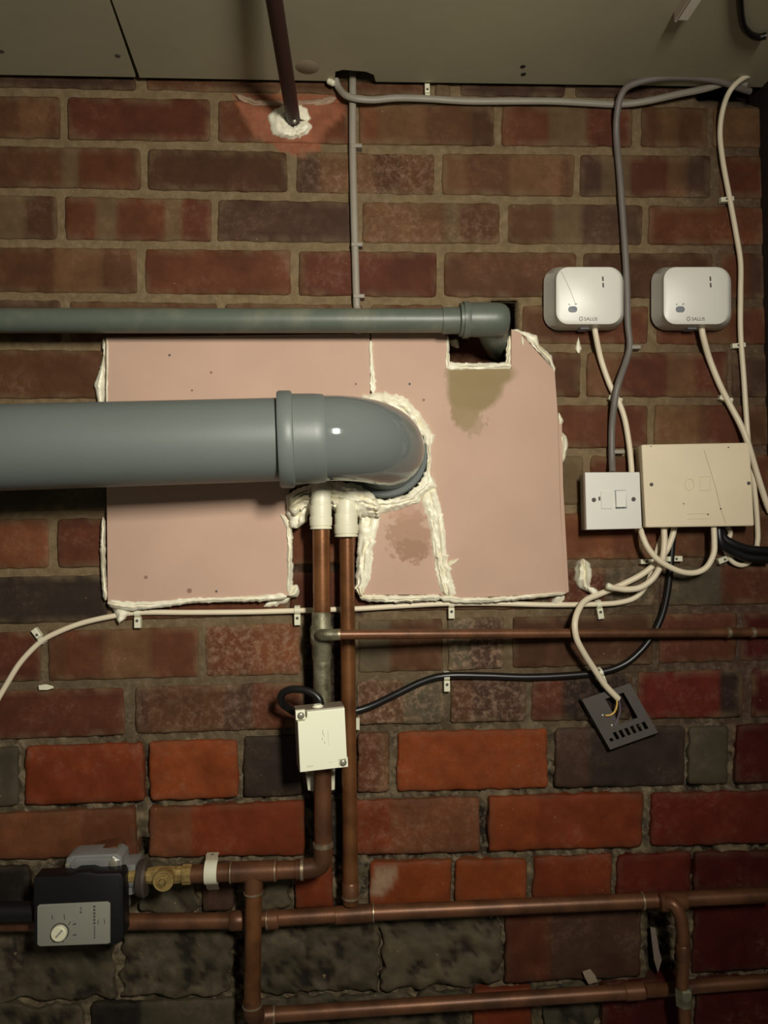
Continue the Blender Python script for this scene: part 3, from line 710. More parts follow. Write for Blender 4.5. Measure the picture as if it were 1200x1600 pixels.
cr = thing('copper_pipe', 'right copper riser joining the long horizontal copper pipe below', 'pipe', W(546,1100,DR))
obj('riser', sweep(bmesh.new(), [W(541,806,DR), W(548,1412,DR)], R2, 28), M_COPPER, cr)
push_fit(541, 802, 839, DR+0.004, 0.0168, cr)
h0, h1 = W(-330,1446,DR), W(1216,1397,DR); hv = h1-h0
ZH = lambda x: 1440.5-(x-0)*0.0358
def HP(x): return W(x, [1446+(1438-1446)*(x+330)/730 if x < 400 else 1438+(1428-1438)*(x-400)/160 if x < 560 else 1427+(1406-1427)*(x-560)/480 if x < 1040 else 1406+(1397-1406)*(x-1040)/176][0], DR)
obj('long_run', sweep(bmesh.new(), [HP(-330), HP(150), HP(370), HP(560), HP(800), HP(1040), W(1204,1398,DR)], R2, 28), M_COPPER2, cr)
obj('run_tee', lathe(HP(523), HP(583)-HP(523), [(0,R2),(0.001,R2*1.13),(0.053,R2*1.13),(0.054,R2)], 28), M_COPPER2, cr)
obj('tee_socket', lathe(W(548,1404,DR), UP, [(0,R2*1.12),(0.022,R2*1.12),(0.024,R2)], 28), M_COPPER2, cr)
ringfit(W(548,1401,DR), UP, R2*1.06, 0.004, cr); ringfit(HP(583), RT, R2*1.1, 0.002, cr)
ringfit(HP(418), RT, R2*1.1, 0.004, cr); ringfit(HP(370), RT, R2*1.1, 0.020, cr, M_COPPER2, 'coupling'); ringfit(HP(426), RT, R2*1.1, 0.018, cr, M_COPPER2, 'coupling'); ringfit(HP(1003), RT, R2*1.08, 0.003, cr)
ct = thing('copper_pipe', 'thin horizontal copper pipe crossing in front of the right riser', 'pipe', W(800,990,0.06))
pts = [W(529,991.5,0.0795), W(700,990.5,0.057), W(900,989.5,0.030), W(1206,988,0.014)]
obj('barrel', sweep(bmesh.new(), pts, 0.0068, 22), M_COPPER2, ct)
ringfit(W(530,991.5,0.0795), RT, 0.0072, 0.004, ct)
ringfit(W(1138,988.3,0.0176), RT, 0.0072, 0.006, ct); ringfit(W(1176,988.2,0.0156), RT, 0.0072, 0.006, ct)
cb = thing('copper_pipe', 'lowest horizontal copper pipe along the bottom edge', 'pipe', W(700,1570,0.03))
obj('barrel', sweep(bmesh.new(), [W(420,1586,0.03), W(1004,1548,0.03)], R2*0.95, 28), M_COPPER2, cb)
ringfit(W(427,1585.5,0.03), RT, R2, 0.006, cb); obj('coupling', lathe(W(975,1550,0.03), W(1004,1548,0.03)-W(975,1550,0.03), [(0,R2*.96),(0.001,R2*1.08),(0.028,R2*1.08),(0.029,R2*.9)], 24), M_COPPER2, cb)
obj('barrel', sweep(bmesh.new(), [W(1004,1548,0.03), W(1040,1546,0.012), W(1100,1540,0.012), W(1208,1532,0.012)], R2*0.9, 24), M_COPPER2, cb)
cv = thing('copper_pipe', 'curved copper pipe dropping from the tee at bottom right', 'pipe', W(1065,1480,0.055))
vp_ = [W(1040,1410,0.046), W(1053,1414,0.053), W(1062,1430,0.056), W(1067,1455,0.056), W(1068,1485,0.056), W(1066,1540,0.056), W(1070,1590,0.056), W(1076,1680,0.056)]
obj('barrel', sweep(bmesh.new(), spline(vp_, 6), 0.0088, 24), M_COPPER2, cv)
obj('bend_socket', lathe(W(1068,1500,0.056), UP, [(0,0.0089),(0.001,0.0102),(0.02,0.0102),(0.022,0.009)], 24), M_COPPER2, cv)
obj('union', lathe(W(1069,1572,0.056), UP, [(0,0.009),(0.001,0.0115),(0.024,0.0125),(0.027,0.009)], 6), M_FLUX, cv, smooth=False)
obj('tee_boss', lathe(W(1030,1410,0.040), RT, [(0,0.0105),(0.002,0.0128),(0.036,0.0128),(0.040,0.0105)], 24), M_COPPER2, cv)
# pipe clip on the valve run
pcp = thing('pipe_clip', 'white pipe clip round the copper run beside the brass cap', 'clip', W(331,1360,0.05))
bm = bmesh.new(); s0 = W(331,1362,DL)
ringp = [s0+Vector((0,-math.cos(t),math.sin(t)))*0.0142 for t in [math.radians(-95+190*i/14) for i in range(15)]]
ringp = [W(334,1388,0.004)]+[W(332,1384,0.02)]+ringp+[W(331,1338,0.02), W(333,1334,0.006)]
pts = ringp
L = []
for i, p in enumerate(pts):
    t = (pts[min(i+1,len(pts)-1)]-pts[max(i-1,0)]).normalized(); nn = Vector((1,0,0)).cross(t).normalized()
    L.append([bm.verts.new(p+Vector((s,0,0))+nn*q) for s, q in ((-0.0085,0),(0.0085,0),(0.0085,0.002),(-0.0085,0.002))])
for i in range(len(L)-1):
    for k in range(4): bm.faces.new((L[i][k],L[i][(k+1)%4],L[i+1][(k+1)%4],L[i+1][k]))
bm.faces.new(L[0]); bm.faces.new(L[-1][::-1])
obj('band', bm, M_WHITE2, pcp)
obj('screw', lathe(W(332,1337,0.020), (0,-1,0), [(0,0.003),(0.002,0.003),(0.003,0.001)], 10), M_INK, pcp)
# white clip halves behind the left riser under the thermostat
for i, (xa, xb) in enumerate(((478,490),(516,523))):
    o = obj('pipe_clip', prism([(xa,1212),(xb,1214),(xb,1237),(xa+3,1235)] if i == 0 else [(xa,1214),(xb,1211),(xb,1234),(xa,1236)], 0.035, 0.004, 0.001), M_WHITE2, smooth=False)
    tag(o, 'white clip jaw on the %s side of the left copper riser' % ('left' if i == 0 else 'right'), 'clip', 'clip jaws behind the riser')
o = obj('cable_tie_tail', tube([W(478,1207,0.06), W(484,1196,0.062)], 0.0016, 8, 1), M_WHITE2); tag(o, 'white tie tail poking out below the pipe thermostat', 'cable tie')

# ------------------------------------------------------------------ brass cap, disc, motor valve (bottom left)
bv = thing('drain_valve', 'brass valve with round ribbed cap on the copper run', 'valve', W(260,1370,0.05))
obj('body', lathe(W(300,1365.5,DL), -RT, [(0,R1),(0.001,R1*1.12),(0.012,R1*1.12),(0.013,R1*0.9),(0.02,R1*0.95),(0.05,R1*1.0),(0.062,R1*0.8),(0.085,R1*0.8)], 10), M_BRASS, bv)
obj('cap', lathe(W(259,1370,DL+0.006), (-0.02,-1,0.04), [(-0.006,0.0120),(0,0.0138),(0.012,0.0142),(0.015,0.0135),(0.0152,0.0108),(0.013,0.0104),(0.0135,0.0076),(0.018,0.0072),(0.0185,0.0052),(0.0165,0.005),(0.022,0.0036),(0.0225,0.001)], 32), M_BRASS, bv)
ud = thing('union_nut', 'dull bronze union disc between the motor valve and the brass cap', 'nut', W(227,1372,0.05))
obj('disc', lathe(W(217,1372,0.052), (1,0.0,0), [(0,0.010),(0.001,0.0235),(0.009,0.0255),(0.012,0.0235),(0.013,0.012)], 32), mat('dull_bronze', (96,84,76), 0.5, metal=0.5, var=0.2, vscale=50), ud)
obj('spigot', lathe(W(205,1372,0.050), (1,0,0), [(0,0.0128),(0.018,0.0128)], 24), M_ALU, ud)
mv = thing('motor_valve', 'motorised valve with black head and grey dial panel on silver body', 'valve', W(125,1420,0.04))
obj('cast_body', prism([(100,1358),(103,1342),(112,1337),(150,1335),(182,1334),(190,1340),(192,1368),(192,1372),(100,1372)], 0.064, 0.030, 0.003), M_ALU, mv, label='silver cast body')
obj('rim', prism([(118,1341),(176,1340),(168,1352),(163,1362),(115,1364),(108,1352)], 0.0665, 0.062, 0.002), M_ALU, mv)
obj('back_casting', prism([(138,1330),(180,1322),(186,1331),(186,1345),(140,1345)], 0.045, 0.012, 0.003), M_COPPER2, mv)
obj('outlet', prism([(186,1352),(212,1350),(212,1398),(196,1402),(194,1430),(186,1430)], 0.058, 0.024, 0.004), M_ALU, mv)
screw('screw', W(177,1349,0.0665), 0.0062, mv); screw('screw', W(105,1352,0.064), 0.003, mv)
obj('screw_boss', lathe(W(177,1349,0.063), (0,-1,0), [(0,0.011),(0.002,0.0105),(0.003,0.009)], 6), M_ALU, mv)
obj('head', prism([(51,1376),(54,1370),(110,1368),(118,1363),(140,1362),(150,1365),(188,1364),(192,1370),(194,1462),(188,1474),(180,1478),(62,1480),(52,1474)], 0.088, 0.062, 0.004), M_BLACK2, mv, label='black motor head')
pn = obj('panel', prism([(61,1414),(168,1409),(172,1412),(172,1473),(168,1475),(62,1479),(58,1476),(58,1417)], 0.0895, 0.086, 0.0008), M_PANEL, mv, label='grey dial panel')
obj('dial', lathe(W(94,1456,0.0895), (0,-1,0), [(0,0.0118),(0.0012,0.0118),(0.0015,0.0105)], 28), M_INK, pn)
obj('knob', lathe(W(94,1456,0.0895), (0,-1,0), [(0,0.0102),(0.006,0.0100),(0.0075,0.0088)], 28), M_KNOB, pn, label='cream knob')
obj('pointer', prism([(86,1464),(88,1466),(98,1455),(96,1453)], 0.0978, 0.096), M_INK2, pn, smooth=False)
def mark(x0,y0,x1,y1,w=1.3,d=0.0897,parent=pn,m=M_INK):
    a, b = W(x0,y0,d), W(x1,y1,d); t = (b-a).normalized(); nn = Vector((-t.z,0,t.x))*w/2/1150
    bm = bmesh.new(); f = [bm.verts.new(p) for p in (a+nn,b+nn,b-nn,a-nn)]; k = [bm.verts.new(v.co+Vector((0,0.0006,0))) for v in f]
    bm.faces.new(f)
    for i in range(4): bm.faces.new((f[i],f[(i+1)%4],k[(i+1)%4],k[i]))
    return bm
def marks(lst, parent, m, d, name='print'):
    big = bmesh.new()
    for a in lst:
        b = mark(*a, d=d); me = bpy.data.meshes.new('t'); b.to_mesh(me); b.free(); big.from_mesh(me); bpy.data.meshes.remove(me)
    o = obj(name, big, m, parent, smooth=False); o['kind'] = 'stuff'; return o
ml = [(81,1430,82,1437),(100,1429,101,1437),(110,1440,107,1446),(114,1445,119,1443,2.2),(114,1462,119,1460,2.2),(84,1473,83,1469),(99,1473,98,1469),(126,1417,127,1422),(125,1424,127,1427,2.5)]
ml += [(84+0.5*i, 1441.5-1.2*math.sin(i/9*math.pi)*3, 84+0.5*i+2.4, 1441.5-1.2*math.sin((i+1)/9*math.pi)*3, 1.2) for i in range(0, 0)]
ml += [(147,1415+i*5.2,147.6,1418.2+i*5.2,3.2) for i in range(6)]+[(147.5,1447+i*3.4,147.8,1449.3+i*3.4,2.0) for i in range(6)]
ml += [(154,1437,153,1440,1),(153,1440,153,1442,1),(153,1442,154,1445,1),(162,1436,163.5,1439,1),(163.5,1439,163,1444,1)]
marks(ml, pn, M_INK, 0.0897)
obj('side_inlet', sweep(bmesh.new(), [W(-330,1430,0.055), W(56,1424,0.055)], 0.013, 20), M_BLACK2, mv, label='black insulated inlet pipe')

# ------------------------------------------------------------------ pipe thermostat (ivory box on left riser)
from mathutils import Euler
pt = thing('pipe_thermostat', 'ivory pipe thermostat box strapped to the left copper riser', 'thermostat', W(502,1150,0.06))
bw, bh, bd = 0.0650, 0.0800, 0.036
MT = Matrix.Translation(W(501,1150,0.0862)) @ Euler((math.radians(1.0), math.radians(-2.2), math.radians(9))).to_matrix().to_4x4()
def loc_prism(poly, y0, y1, bev=0.0):
    bm = extrude_xz(bmesh.new(), poly, y0, y1, bev); bmesh.ops.transform(bm, matrix=MT, verts=bm.verts[:]); return bm
a, b = bw/2, bh/2
obj('base', loc_prism([(-a,-b),(a,-b),(a,b),(-a,b)], -bd/2+0.007, bd/2, 0.001), M_BOXGREY, pt, smooth=False)
n_ = 0.0115
obj('cover', loc_prism([(-a+0.001,-b),(a-0.012,-b),(a-0.012,-b+n_*0.9),(a-0.0005,-b+n_*0.95),(a-0.0005,b-0.001),(-a+n_*1.2,b-0.001),(-a+n_*1.2,b-n_*0.7),(-a+n_*0.8,b-n_*1.15),(-a+0.001,b-n_*1.15)], -bd/2, -bd/2+0.0075, 0.0008), M_LID, pt, smooth=False, label='ivory cover with cut corners')
for sx, sz in ((-1,1),(1,-1)):
    obj('corner_lug', loc_prism([(sx*(a-n_),sz*(b-n_)),(sx*(a+0.001),sz*(b-n_)),(sx*(a+0.001),sz*(b+0.001)),(sx*(a-n_),sz*(b+0.001))], -bd/2+0.003, -bd/2+0.009, 0.0005), M_LID, pt, smooth=False)
    bm = lathe((sx*(a-n_*0.5), -bd/2+0.003, sz*(b-n_*0.5)), (0,-1,0), [(0,0.0048),(0.0015,0.0048),(0.003,0.003),(0.0034,0.001)], 16); bmesh.ops.transform(bm, matrix=MT, verts=bm.verts[:]); obj('screw', bm, M_SCREW, pt)
bm = lathe((-0.002, 0.0, b-0.001), (0,0,1), [(0,0.0075),(0.002,0.0075),(0.0025,0.0055),(0.004,0.0055)], 18); bmesh.ops.transform(bm, matrix=MT, verts=bm.verts[:]); obj('cable_gland', bm, M_LID, pt)
def lmarks(lst, m):
    bm = bmesh.new()
    for x, z, w, h in lst:
        extrude_xz(bm, [(x-w/2,z-h/2),(x+w/2,z-h/2),(x+w/2,z+h/2),(x-w/2,z+h/2)], -bd/2-0.0002, -bd/2+0.0005)
    bmesh.ops.transform(bm, matrix=MT, verts=bm.verts[:]); o = obj('print', bm, m, pt, smooth=False); o['kind'] = 'stuff'; return o
lmarks([(0.001,0.010,0.0012,0.006),(0.0022,0.006,0.001,0.004),(0.0,0.001,0.001,0.004),(0.003,-0.004,0.0012,0.004),(0.008,0.002,0.0005,0.020),(-0.018,-0.034,0.008,0.0008),(-0.018,-0.0325,0.009,0.0006),(0.010,-0.031,0.006,0.0006)], mat('embossed_print', (205,204,182), 0.6))

# ------------------------------------------------------------------ two white wireless receivers
def receiver(dx, label):
    t = thing('wireless_receiver', label, 'receiver', W(908+dx,470,0.0), 'white wireless receivers')
    def L(x0,y0,x1,y1,r,d): return [W(x+dx,y,d) for x,y in rrect(x0,y0,x1,y1,r)]
    obj('housing', loft([L(873,421,967,503,16,0.0435),L(869,417.5,970.5,506.5,19,0.042),L(868,417,972,507,20,0.039),L(864,417.5,974,510,22,0.030),L(849.5,417.5,974.5,516.5,24,0.006),L(850,418,974,516,24,0.003)]), M_WHITE, t)
    d = 0.0437
    obj('status_light', prism([(940.5+dx,432),(943+dx,432),(943.5+dx,439),(941+dx,439)], d, d-0.001), M_INK, t, smooth=False)
    obj('status_light', prism([(941+dx,442),(943.5+dx,442),(944+dx,449),(941.5+dx,449)], d, d-0.001), M_INK, t, smooth=False)
    bt = obj('button', loft([[W(x+dx,y,q) for x,y in rrect(888+e,478.5+e,902-e,488-e,4.5-e)] for e, q in ((0.8,d+0.0008),(0,d+0.0002),(0,d-0.001))]), M_BUTTON, t, label='grey oval button')
    marks([(888.5+dx,476,890.5+dx,475,1.8),(898+dx,475.5,901.5+dx,474.6,1.6)], t, M_BUTTON, d, 'button_print')
    text_obj('brand_print', 'SALUS', W(923+dx,498.6,d), 0.0072, M_INK, t)
    rg = bmesh.new(); c = W(908+dx,498.2,d)
    arc = [c+Vector((math.cos(a_)*0.0028,0,math.sin(a_)*0.0028)) for a_ in [math.radians(30+300*i/14) for i in range(15)]]
    sweep(rg, arc+[c+Vector((0.0022,0,-0.0004)), c], 0.00042, 6); obj('emblem', rg, M_INK, t)
    obj('cable_port', prism([(907+dx,510.5),(921+dx,510.5),(921+dx,514),(907+dx,514)], 0.026, 0.010, 0.001), M_BUTTON, t, smooth=False)
    return t
rc1 = receiver(0, 'white wireless receiver nearest the pink board, above the small switch')
marks([(877,424,885,440,0.7),(885,440,893,458,0.7),(893,458,899,475,0.6)], rc1, M_INK2, 0.0438, 'scratch')
rc2 = receiver(168, 'white wireless receiver on the far right, above the cream junction box')

# ------------------------------------------------------------------ fused switch and cream junction box
sw = thing('fused_switch', 'white fused spur switch with rocker beside the cream junction box', 'switch', W(955,785,0.0))
obj('back_box', prism([(916,740),(1000,739.5),(1003,826),(918,828)], 0.033, 0.003, 0.001), mat('back_box_plastic', (196,190,172), 0.5), sw, smooth=False, label='duller white back box')
fp = obj('faceplate', prism([(914,738),(999.5,737.5),(1003.5,826),(916.5,828)], 0.042, 0.033, 0.0012), M_WHITE, sw, smooth=False)
dd = 0.0423
screw('screw', W(928,781,dd), 0.0032, fp, M_INK); screw('screw', W(990,780,dd), 0.0032, fp, M_INK)
obj('fuse_carrier', prism([(939,768),(956,767.5),(956.5,795),(939.5,795)], dd+0.0012, dd-0.002, 0.0006), M_WHITE, fp, smooth=False)
obj('recess', prism([(960.5,766),(978,765.5),(979.5,794.5),(962,795)], dd+0.0001, dd-0.003), M_BUTTON, fp, smooth=False)
bm = bmesh.new()
q = [W(962.5,767,dd+0.0005), W(978,766.5,dd+0.0005), W(978.5,792,dd+0.005), W(963.5,792.5,dd+0.005)]
f_ = [bm.verts.new(v) for v in q]; k_ = [bm.verts.new(Vector((v.x,-dd+0.003,v.z))) for v in q]
bm.faces.new(f_); bm.faces.new(k_[::-1])
for i in range(4): bm.faces.new((f_[i],f_[(i+1)%4],k_[(i+1)%4],k_[i]))
obj('rocker', bm, M_WHITE, fp, smooth=False)
marks([(936.5,776,936.8,782,3)], fp, M_INK, dd+0.0003, 'fuse_slot')
jb_ = thing('junction_box', 'large cream junction box on the right, right of the switch', 'junction box', W(1090,760,0.0))
obj('box', prism([(1004,696),(1171,692),(1177.5,821),(1010,823.5)], 0.034, 0.003, 0.002), mat('cream_box_side', (204,188,158), 0.5), jb_, smooth=False)
lid = obj('lid', prism([(1002.5,696.5),(1005,694.5),(1169,691.5),(1172,693.5),(1179,820),(1177,822),(1012,824.5),(1009,823)], 0.043, 0.033, 0.0022), M_CREAM, jb_, smooth=False)
screw('screw', W(1018,757,0.0433), 0.0027, lid, M_INK); screw('screw', W(1170,755,0.0433), 0.0027, lid, M_INK)
for x, y, r in ((1017,697.5,1),(1138,699,1.3),(1068,787,1.2),(1106,804,1.4),(1126,795,1.6)):
    obj('pit', lathe(W(x,y,0.0428), (0,-1,0), [(0,r/1100),(0.0005,r/1150)], 8), M_INK, lid)
marks([(1100,703,1110,735,0.6),(1110,735,1119,765,0.6),(1119,765,1126,795,0.7),(1126,795,1134,818,0.6)], lid, mat('lid_crack', (150,130,100), .7), 0.0432, 'crack')
eg = mat('lid_embossing', (214,197,163), 0.5)
bm = bmesh.new(); sweep(bm, [W(1077+7*math.cos(t),757+9*math.sin(t),0.0430) for t in [2*math.pi*i/24 for i in range(25)]], 0.0006, 6); obj('embossed_ring', bm, eg, lid)
bm = bmesh.new()
for pl in ([(1093,745),(1109,744.5)],[(1109,744.5),(1110,766)],[(1110,766),(1094,766.5)],[(1094,766.5),(1093,745)],[(1074,803),(1110,802)],[(1074,811),(1110,810)]): sweep(bm, [W(*pl[0],0.0430),W(*pl[1],0.0430)], 0.0005, 6)
obj('embossed_lines', bm, eg, lid)['kind'] = 'stuff'

# ------------------------------------------------------------------ cables
def cable(name, pts, r, m, label, seg=12, n=8, r2=None, group=None):
    return tag(obj(name, tube([W(*p) for p in pts], r, seg, n, r2=r2), m), label, 'cable', group)
cable('grey_cable', [(551,106,0.004),(551,150,0.010),(551,233,0.008),(553,330,0.008),(555,400,0.008),(557,470,0.008),(558,484,0.008),(560,520,0.022)], 0.0052, M_CABLE_G,
      'straight grey cable dropping from the ceiling hole to the waste pipe', r2=0.0032)
cable('grey_cable', [(524,124,0.010),(530,138,0.010),(545,151,0.018),(580,156,0.018),(620,153,0.014),(665,154,0.008),(730,158,0.008),(790,158,0.008),(860,158,0.008),(920,161,0.008),(968,163,0.008),(1010,158,0.012),(1060,147,0.016),(1100,139,0.018),(1140,128,0.022),(1166,132,0.020)], 0.0052, M_CABLE_G,
      'grey cable running along the top of the wall under the ceiling', r2=0.004)
obj_end = obj('cable_clip', lathe(W(512,126,0.012), (0.8,-0.2,-0.5), [(0,0.003),(0.002,0.0045),(0.010,0.0045),(0.012,0.003)], 12), M_WHITE2); tag(obj_end, 'pale cable end stuck beside the ceiling hole', 'cable end')
cable('grey_cable', [(957,738,0.020),(956,715,0.010),(956,670,0.009),(960,630,0.017),(966,600,0.019),(978,565,0.010),(984,540,0.008),(981,505,0.008),(980,460,0.008),(978,415,0.008),(973,340,0.008),(968,270,0.008),(963,210,0.008),(965,172,0.018),(972,146,0.024),(988,132,0.026),(1030,122,0.030),(1080,121,0.030),(1120,126,0.028),(1150,136,0.022),(1172,143,0.014)], 0.0051, M_CABLE_GD,
      'dark grey cable looping under the ceiling and down to the switch', r2=0.0045)
cable('white_cable', [(1197,116,0.030),(1170,118,0.036),(1145,136,0.036),(1131,165,0.022),(1125,205,0.009),(1129,250,0.008),(1140,310,0.008),(1150,365,0.008),(1157,410,0.008),(1157,460,0.008),(1157,520,0.008),(1162,590,0.008),(1166,650,0.008),(1170,700,0.008),(1178,760,0.007),(1182,800,0.007),(1184,835,0.007),(1183,850,0.007),(1182,858,0.0065)], 0.0040, M_CABLE_W,
      'white cable down the far right edge passing behind the cream box')
cable('white_cable', [(1096,512,0.020),(1099,528,0.018),(1108,560,0.010),(1124,600,0.009),(1140,632,0.009),(1155,660,0.013),(1167,688,0.018),(1182,738,0.014),(1196,782,0.010),(1203,800,0.008)], 0.0046, M_CABLE_W,
      'white cable from the far right receiver slanting past the cream box')
cable('white_cable', [(929,512,0.020),(931,525,0.018),(939,562,0.010),(953,602,0.009),(966,627,0.009),(976,655,0.009),(983,695,0.010),(986,725,0.014),(987,741,0.018)], 0.0043, M_CABLE_W,
      'white cable from the left receiver down to the switch')
cable('white_cable', [(1000,824,0.024),(1004,838,0.032),(1013,857,0.037),(1030,876,0.038),(1060,892,0.036),(1085,895,0.034),(1104,886,0.034),(1115,865,0.034),(1116,845,0.033),(1115,822,0.032)], 0.0043, M_CABLE_W,
      'white cable making a U loop between switch and cream box')
cable('white_cable', [(1054,822,0.016),(1049,842,0.017),(1036,868,0.017),(1008,894,0.015),(975,912,0.013),(940,927,0.014),(915,938,0.018),(903,955,0.032),(898,975,0.044),(901,998,0.044),(912,1020,0.038),(926,1042,0.030),(945,1070,0.022),(966,1092,0.018)], 0.0046, M_CABLE_W,
      'loose white cable hanging down to the grey metal plate')
cable('white_cable', [(1037,822,0.026),(1038,845,0.027),(1036,868,0.028),(1030,888,0.025),(1018,906,0.024),(1000,918,0.024),(980,921,0.024),(962,919,0.025),(951,917,0.026)], 0.0046, M_CABLE_W,
      'white cable with torn cut end below the cream box')
cable('white_cable', [(1042,822,0.007),(1030,850,0.006),(1020,885,0.006),(1012,910,0.006),(995,932,0.006),(970,941,0.006),(935,944,0.006),(860,945,0.006),(780,943,0.006),(703,943,0.008),(640,946,0.006),(560,951,0.006),(500,953,0.006),(400,956,0.006),(300,957,0.006),(220,957,0.006),(180,962,0.006),(130,973,0.006),(90,988,0.006),(62,1004,0.006),(32,1035,0.006),(10,1070,0.006),(-12,1110,0.006),(-40,1180,0.006)], 0.0040, M_CABLE_W,
      'long white cable running below the pink boards to the left edge')
cable('white_cable', [(1136,822,0.010),(1141,834,0.008),(1134,852,0.006),(1136,866,0.006),(1145,878,0.007),(1157,883,0.007),(1168,880,0.007),(1176,873,0.0065),(1180,867,0.0065)], 0.0038, M_CABLE_W,
      'short white cable loop below the right corner of the cream box')
cable('black_cable', [(1053,822,0.006),(1050,850,0.006),(1047,890,0.006),(1042,930,0.006),(1033,965,0.006),(1018,995,0.006),(1000,1018,0.006),(975,1038,0.006),(940,1050,0.006),(880,1056,0.006),(820,1058,0.006),(760,1056,0.006),(697,1056,0.007),(660,1065,0.006),(620,1084,0.007),(580,1103,0.008),(550,1112,0.012),(510,1118,0.022),(470,1116,0.035),(452,1108,0.045),(440,1097,0.055),(441,1084,0.062),(455,1077,0.068),(475,1078,0.072),(490,1084,0.075),(499,1093,0.077),(501,1101,0.077)], 0.0052, M_BLACK,
      'long black cable from the cream box looping into the pipe thermostat', seg=14)
for i, (dx, dy) in enumerate(((0,0),(4,13))):
    cable('black_cable', [(1124-dx*0.5,822,0.016+0.004*i),(1130-dx,840+dy*0.6,0.018+0.004*i),(1145-dx*0.5,850+dy*0.8,0.020),(1165,857+dy,0.020),(1185,860+dy,0.020),(1201,861+dy,0.018)], 0.0066, M_BLACK,
          'upper thick black cable leaving the cream box to the right' if i == 0 else 'lower thick black cable leaving the cream box to the right', seg=14)
torn = obj('torn_sheath', bmesh.new() if False else lathe(W(954,917,0.0265), (-1,0,0.35), [(0,0.0047),(0.004,0.0052),(0.006,0.0042),(0.007,0.002)], 10), M_WHITE2)
tag(torn, 'torn white end of the cut cable below the box', 'cable end')

# cable clips, one kind copied
def cable_clip(p, name='cable_clip'):
    t = thing(name, '', 'clip', p)
    bm = bmesh.new()
    pts = [p+Vector((0,-0.0005-0.0095*math.sin(a_),0.0058*math.cos(a_))) for a_ in [math.pi*i/10 for i in range(11)]]
    L = []
    for i, q in enumerate(pts):
        tt = (pts[min(i+1,10)]-pts[max(i-1,0)]).normalized(); nn = Vector((1,0,0)).cross(tt).normalized()
        L.append([bm.verts.new(q+Vector((s,0,0))+nn*w) for s, w in ((-0.0034,0),(0.0034,0),(0.0034,0.0014),(-0.0034,0.0014))])
    for i in range(10):
        for k in range(4): bm.faces.new((L[i][k],L[i][(k+1)%4],L[i+1][(k+1)%4],L[i+1][k]))
    bm.faces.new(L[0]); bm.faces.new(L[-1][::-1])
    obj('hook', bm, M_WHITE2, t)
    obj('foot', extrude_xz(bmesh.new(), [(p.x-0.0038,p.z-0.018),(p.x+0.0038,p.z-0.018),(p.x+0.0038,p.z-0.005),(p.x-0.0038,p.z-0.005)], p.y-0.0085, p.y, 0.001), M_WHITE2, t, smooth=False)
    obj('nail', lathe((p.x,p.y-0.0083,p.z-0.009), (0,-1,0), [(0,0.0018),(0.001,0.0018),(0.0014,0.0008)], 10), M_INK, t)
    return t
c0 = cable_clip(W(465,953,0.0)); c0['label'] = 'white cable clip on the long white cable just left of the copper risers'
c0.scale = (1.2,)*3
c0['group'] = 'white nail-in cable clips'
def more_clip(x, y, label, rz=0.0, s=1.0):
    c = copy_tree(c0); c.location = W(x, y, 0.0); c['label'] = label; c.rotation_euler = (0, rz, 0); c.scale = (s*1.2,)*3; return c
more_clip(217, 957, 'white cable clip on the long cable under the left end of the big board')
more_clip(704, 943, 'white cable clip on the long white cable below the small pink patch')
more_clip(933, 944, 'white cable clip where the loose cable crosses the long cable, right of the boards', -0.15)
more_clip(68, 999, 'white cable clip on the bend of the long white cable near the left edge', 2.5, 0.9)
more_clip(697, 1056, 'white cable clip on the black cable below the thin copper pipe')
more_clip(935, 1050, 'white cable clip on the black cable above the grey metal plate', -0.35)
more_clip(667, 154, 'white cable clip on the grey cable along the ceiling line', 3.14, 0.85)
more_clip(966, 627, 'white cable clip on the cable of the left receiver', 1.9, 0.8)
more_clip(1138, 627, 'white cable clip on the cable of the far right receiver', 1.9, 0.8)
more_clip(1140, 314, 'white cable clip high on the far right white cable', 1.5, 0.8)
more_clip(1158, 541, 'white cable clip midway down the far right white cable', 1.5, 0.8)
more_clip(1137, 870, 'white cable clip on the short loop below the cream box', 1.2, 0.9)
more_clip(1043, 873, 'white cable clip where cables bunch below the cream box', -1.57, 0.9)
more_clip(1016, 877, 'white cable clip left of the bunched cables below the cream box', 1.57, 0.8)
def grey_clip(x, y, label):
    t = obj('cable_clip', extrude_xz(bmesh.new(), [(-0.007,-0.003),(0.010,-0.003),(0.010,0.003),(-0.007,0.003)], -0.012, 0.001, 0.0012), M_CABLE_G, smooth=False)
    t.location = W(x, y, 0.0)+(Vector(t.location)); tag(t, label, 'clip', 'grey saddle clips')
grey_clip(555, 233, 'topmost grey clip on the straight grey cable')
grey_clip(556, 386, 'middle grey clip on the straight grey cable')
grey_clip(559, 466, 'lowest grey clip on the straight grey cable just above the waste pipe')
grey_clip(987, 545, 'grey clip on the dark grey cable below the left receiver')
grey_clip(962, 707, 'grey clip on the dark grey cable just above the switch')
lc = obj('cable_clip', loft([[W(x,y,d) for x,y in ((60,1071),(72,1069),(83,1072),(84,1075),(74,1078),(61,1078))] for d in (0.007,0.0)]), M_WHITE2, smooth=False)
tag(lc, 'loose white cable clip left alone on the mortar near the left edge', 'clip')
rcp = obj('cable_clip', prism([(556,1123),(562,1122),(562,1141),(556,1141)], 0.010, 0.001, 0.001), M_WHITE2, smooth=False)
tag(rcp, 'small white clip on the wall right of the right copper riser', 'clip')

